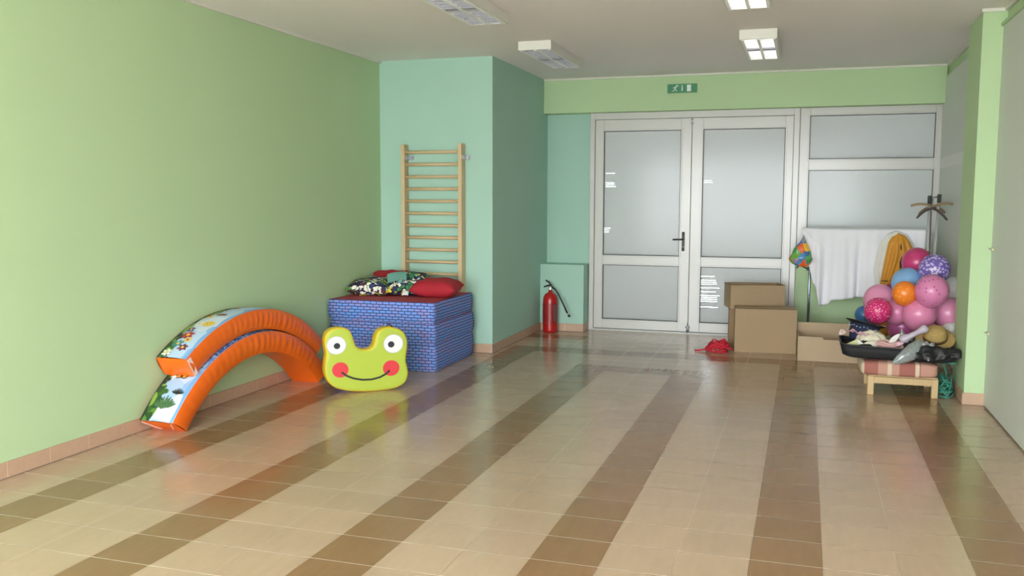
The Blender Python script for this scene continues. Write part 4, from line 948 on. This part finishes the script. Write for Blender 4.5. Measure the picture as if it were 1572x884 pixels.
# ------------------------------------------------------------------ drying rack with draped cloth
YRK = 9.80
zr = at(1330, 352, 1, YRK).z; xa = at(1232, 352, 1, YRK).x; xb = at(1421, 354, 1, YRK).x
rk = thing('drying_rack', 'metal rack standing behind the cartons under the white cloth', 'rack', (xa+0.1, YRK, 0)); off = V((xa+0.1, YRK, 0))
zr2 = zr-0.01
BLM = mat('bluish_steel_tube', (150, 164, 178), 0.3, metal=0.9)
xp = at(1241.5, 460, 1, YRK).x
MB().tube([(xa+0.02, YRK, zr2), (xb-0.01, YRK, zr2)], 0.010, 10).build('top_rail', BLM, rk, off=off)
MB().tube([(xp, YRK, 0.0), (xp, YRK, zr2)], 0.013, 10).build('post', BLM, rk, off=off)
MB().tube([(xb-0.06, YRK, 0.0), (xb-0.06, YRK, zr2)], 0.013, 10).build('post', BLM, rk, off=off)
MB().tube([(xp, YRK-0.16, 0.012), (xp, YRK+0.22, 0.012)], 0.012, 8).build('foot', BLM, rk, off=off)
MB().tube([(xb-0.06, YRK-0.22, 0.012), (xb-0.06, YRK+0.22, 0.012)], 0.012, 8).build('foot', BLM, rk, off=off)
m = MB(); q = at(1241.5, 412, 1, YRK); m.box((q.x-0.022, YRK-0.022, q.z-0.02), (q.x+0.045, YRK+0.022, q.z+0.012), 0.004); m.tube([q+V((-0.02, 0, 0)), q+V((-0.09, 0, 0.03)), q+V((-0.12, 0, 0.0))], 0.006, 6); m.build('hook_clamp', BLACK, rk, off=off)
CLOTH = mat('white_cloth', (238, 238, 246), 0.8, bump=0.06, bscale=20, var=0.02)
def interp(tab, x):
    for (a, b), (c_, d) in zip(tab, tab[1:]):
        if x <= c_: return b+(d-b)*(x-a)/(c_-a)
    return tab[-1][1]
# lower hem of the front drop, photo x -> y
hem = [(1232, 360), (1240, 395), (1252, 440), (1262, 471), (1279, 468), (1281, 462.5), (1300, 459), (1322, 457.5), (1345, 457), (1380, 455), (1421, 455)]
m = MB()
def drape(u, v):
    px = 1232+189*u; top = at(px, 352, 1, YRK); zt = zr; zb = at(px, interp(hem, px), 1, YRK).z
    L_ = zt-zb; x = top.x
    if v < 0.12: # back drop and over the rail
        k = v/0.12; return V((x, YRK+0.02*(1-k)+0.012, zt+0.008-0.35*(1-k))) if k < 0.9 else V((x, YRK+0.012, zt+0.012))
    k = (v-0.12)/0.88
    fold = (0.020*math.sin(u*31+0.6*math.sin(u*9))+0.010*math.sin(u*67+1.5))*min(1, k*2.2)*(0.6+0.6*k)
    xs = x+0.02*k*math.sin(u*21)*(1 if 0.1 < u < 0.95 else 0)
    return V((xs, YRK-0.016-0.028*min(1, k*4)+fold, zt+0.010-L_*k))
m.grid(drape, 160, 40); o = m.build('draped_cloth', CLOTH, fixn=False, off=(xa+0.5, YRK, zr)); solid(o, 0.003)
tag(o, 'white cloth draped over the metal rack in front of the window', 'cloth')
# ochre skirt with white petticoat, hanging over the cloth
OCH = mat('ochre_satin', (214, 148, 48), 0.5, bump=0.1, bscale=30, var=0.05)
LACE = mat('white_lace', (224, 222, 214), 0.8, bump=0.5, bscale=90)
YO = YRK-0.12
def garment(name, left, right, y0, m_, dy, amp, cat, lab, fq=60):
    m = MB()
    ys_ = [p[0] for p in left]; lo, hi = ys_[0], ys_[-1]
    def f(u, v):
        py = lo+(hi-lo)*v; xl_, xr_ = interp(left, py), interp(right, py); px = xl_+(xr_-xl_)*u
        Yc = YRK-0.05-dy*min(1, v*5+0.25)
        q = at(px, py, 1, Yc); q.y += -0.03*math.sin(PI*u)+amp*math.sin(u*fq*0.4+2)*min(1, v*3); return q
    m.grid(f, 48, 40); c_ = f(0.5, 0.0); o_ = m.build(name, m_, fixn=False, off=(c_.x, c_.y, c_.z)); solid(o_, 0.004); return tag(o_, lab, cat)
garment('petticoat', [(354, 1374), (360, 1361), (375, 1351), (395, 1345), (415, 1341), (440, 1345), (462, 1348)], [(354, 1376), (360, 1392), (375, 1402), (395, 1406), (415, 1404), (440, 1400), (462, 1395)], 0, LACE, 0.02, 0.006, 'garment', 'white lace petticoat hanging behind the ochre skirt', 90)
garment('skirt', [(358, 1378), (362, 1371), (372, 1364), (390, 1360), (410, 1356), (430, 1352), (452, 1349)], [(358, 1380), (362, 1390), (372, 1397), (385, 1402), (400, 1400), (430, 1385), (452, 1376)], 0, OCH, 0.07, 0.010, 'skirt', 'ochre satin skirt hanging over the white cloth behind the balloons')
o = [x for x in bpy.data.objects if x.name == 'skirt'][0]
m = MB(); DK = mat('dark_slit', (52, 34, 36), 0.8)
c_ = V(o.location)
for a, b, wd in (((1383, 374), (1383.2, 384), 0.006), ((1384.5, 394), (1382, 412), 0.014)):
    p, q = at(a[0], a[1], 1, YO-0.045), at(b[0], b[1], 1, YO-0.045); m = MB(); m.tube([p, (p+q)/2, q], [0.002, wd, 0.004], 6); m.build('slit_shade', DK, o, off=c_)  # dark tubes stand in for the shade inside the skirt's slit
m = MB(); m.tube([at(1352.5, 431, 1, YO-0.04), at(1363, 431.5, 1, YO-0.045)], 0.004, 6); m.build('waist_clip', BLACK, o, off=c_)

# ------------------------------------------------------------------ coloured plastic party bag on the rack
BAGM = ramp_mat('many_coloured_foil', [(236, 120, 40), (240, 190, 60), (70, 140, 190), (120, 170, 70), (228, 100, 50), (150, 120, 160), (90, 160, 90), (60, 110, 170)], 15, rough=0.25)
apx = at(1233, 362, 1, YRK-0.09); bt = at(1232, 409, 1, YRK-0.09)
pb = thing('party_bag', 'many-coloured shiny party bag hanging at the left end of the rack', 'bag', bt)
m = MB(); Lb = apx.z-bt.z
def pbf(u, v):
    a = 2*PI*u; w_ = interp([(0, 0.045), (0.08, 0.085), (0.25, 0.118), (0.5, 0.082), (0.75, 0.042), (0.9, 0.016), (1.0, 0.004)], v); w_ *= 1+0.22*noise.noise(V((math.cos(a)*1.6, math.sin(a)*1.6, v*4)))
    return V((w_*math.cos(a)-0.03*math.sin(PI*v)*(1-v), 0.45*w_*math.sin(a), Lb*v))
m.grid(pbf, 36, 26, closeu=True, smooth=False); m.build('bag_body', BAGM, pb)
m = MB(); m.grid(lambda u, v: V((0.026*(1-v)*math.cos(2*PI*u), 0.02*(1-v)*math.sin(2*PI*u)-0.002, Lb*(0.80+0.24*v))), 12, 4, closeu=True); m.build('gathered_neck', mat('grey_foil', (150, 146, 160), 0.4), pb)

# ------------------------------------------------------------------ clothes stand with wooden hangers
YS = 9.5
cs = thing('clothes_stand', 'chrome two-pole clothes stand with black caps in the right corner', 'clothes stand', (at(1432, 400, 1, YS).x, YS, 0)); off = V(cs.location)
for (a, b) in (((1427, 312), (1423.5, 400)), ((1441.5, 310), (1434, 400))):
    p, q = at(*a, 1, YS), at(*b, 1, YS); d = (q-p)/(q.z-p.z); g = p+d*(0.03-p.z)
    MB().tube([p, g], 0.013, 12).build('pole', CHROME, cs, off=off)
    m = MB(); e = p-d*-0.075; m.tube([p-d*0.005, p+d*0.072], 0.0185, 12); m.build('pole_cap', mat('dark_grey_cap', (62, 66, 68), 0.5), cs, off=off)
pa, pb_ = at(1427, 304, 1, YS), at(1441.5, 302, 1, YS)
MB().tube([pa, pb_], 0.008, 8).build('crossbar', STEEL, cs, off=off)
m = MB(); q0 = at(1428, 500, 1, YS); x_ = cs.location.x
m.tube([(x_-0.12, YS, 0.015), (x_+0.085, YS, 0.015)], 0.015, 8); m.tube([(x_-0.02, YS-0.2, 0.015), (x_-0.02, YS+0.2, 0.015)], 0.015, 8); m.build('base', CHROME, cs, off=off)
def hanger(lab, l, r_, c_, Y, m_, w_=0.011):
    A, B, Cc = at(*l, 1, Y), at(*r_, 1, Y), at(*c_, 1, Y); r0_ = thing('clothes_hanger', lab, 'hanger', Cc, 0, 'wooden hangers on the clothes stand')
    m = MB(); ks = 10
    def arm(P_, Q_):
        pts = []
        for i in range(ks+1):
            t = i/ks; p = P_*(1-t)+Q_*t; p = p+V((0, 0, 0.02*math.sin(PI*t))); pts.append(p)
        return pts
    m.tube(arm(A, Cc)+arm(Cc, B)[1:], [w_*0.7]+[w_]*(2*ks-1)+[w_*0.7], 8); m.build('arms', m_, r0_, off=Cc)
    hk = [Cc, Cc+V((0, 0, 0.03))]+[Cc+V((0, -0.0+0.018*math.sin(a)-0.0, 0.055-0.018*math.cos(a))) for a in [i*PI/6 for i in range(0, 9)]]
    MB().tube(hk, 0.003, 6).build('hook', STEEL, r0_, off=Cc)
    return r0_
WD = mat('brown_hanger_wood', (128, 96, 66), 0.4, var=0.15); WD2 = mat('dark_hanger_wood', (62, 46, 44), 0.4); WD3 = mat('pale_hanger_wood', (150, 124, 88), 0.45)
hanger('brown wooden hanger with nearly level arms on the clothes stand', (1398, 316), (1466, 314), (1432, 317), 9.45, WD3)
hanger('dark wooden hanger with steeply drooping arms on the clothes stand', (1407, 335), (1454, 338), (1431, 320), 9.40, WD2)
hanger('mid-brown wooden hanger between the other two on the clothes stand', (1410, 329), (1451, 327), (1431, 318.5), 9.55, WD)

# ------------------------------------------------------------------ partition latches
for z, x, lb in ((1.18, 1.325, 'small chrome latch at shoulder height on the grey partition edge'), (0.556, 1.30, 'small chrome latch near knee height on the grey partition edge')):
    r = thing('latch', lb, 'latch', (XR-0.014, 7.44, z), 0, 'latches on the partition')
    MB().box((-0.008, -0.045, -0.010), (0.0, 0.035, 0.010), 0.002).build('latch_plate', mat('brass_pale', (210, 196, 160), 0.3, metal=0.8), r)
    MB().tube([(-0.008, -0.03, 0), (-0.022, -0.02, 0.002), (-0.022, 0.02, 0.004), (-0.008, 0.03, 0)], 0.004, 6).build('latch_lever', CHROME, r)
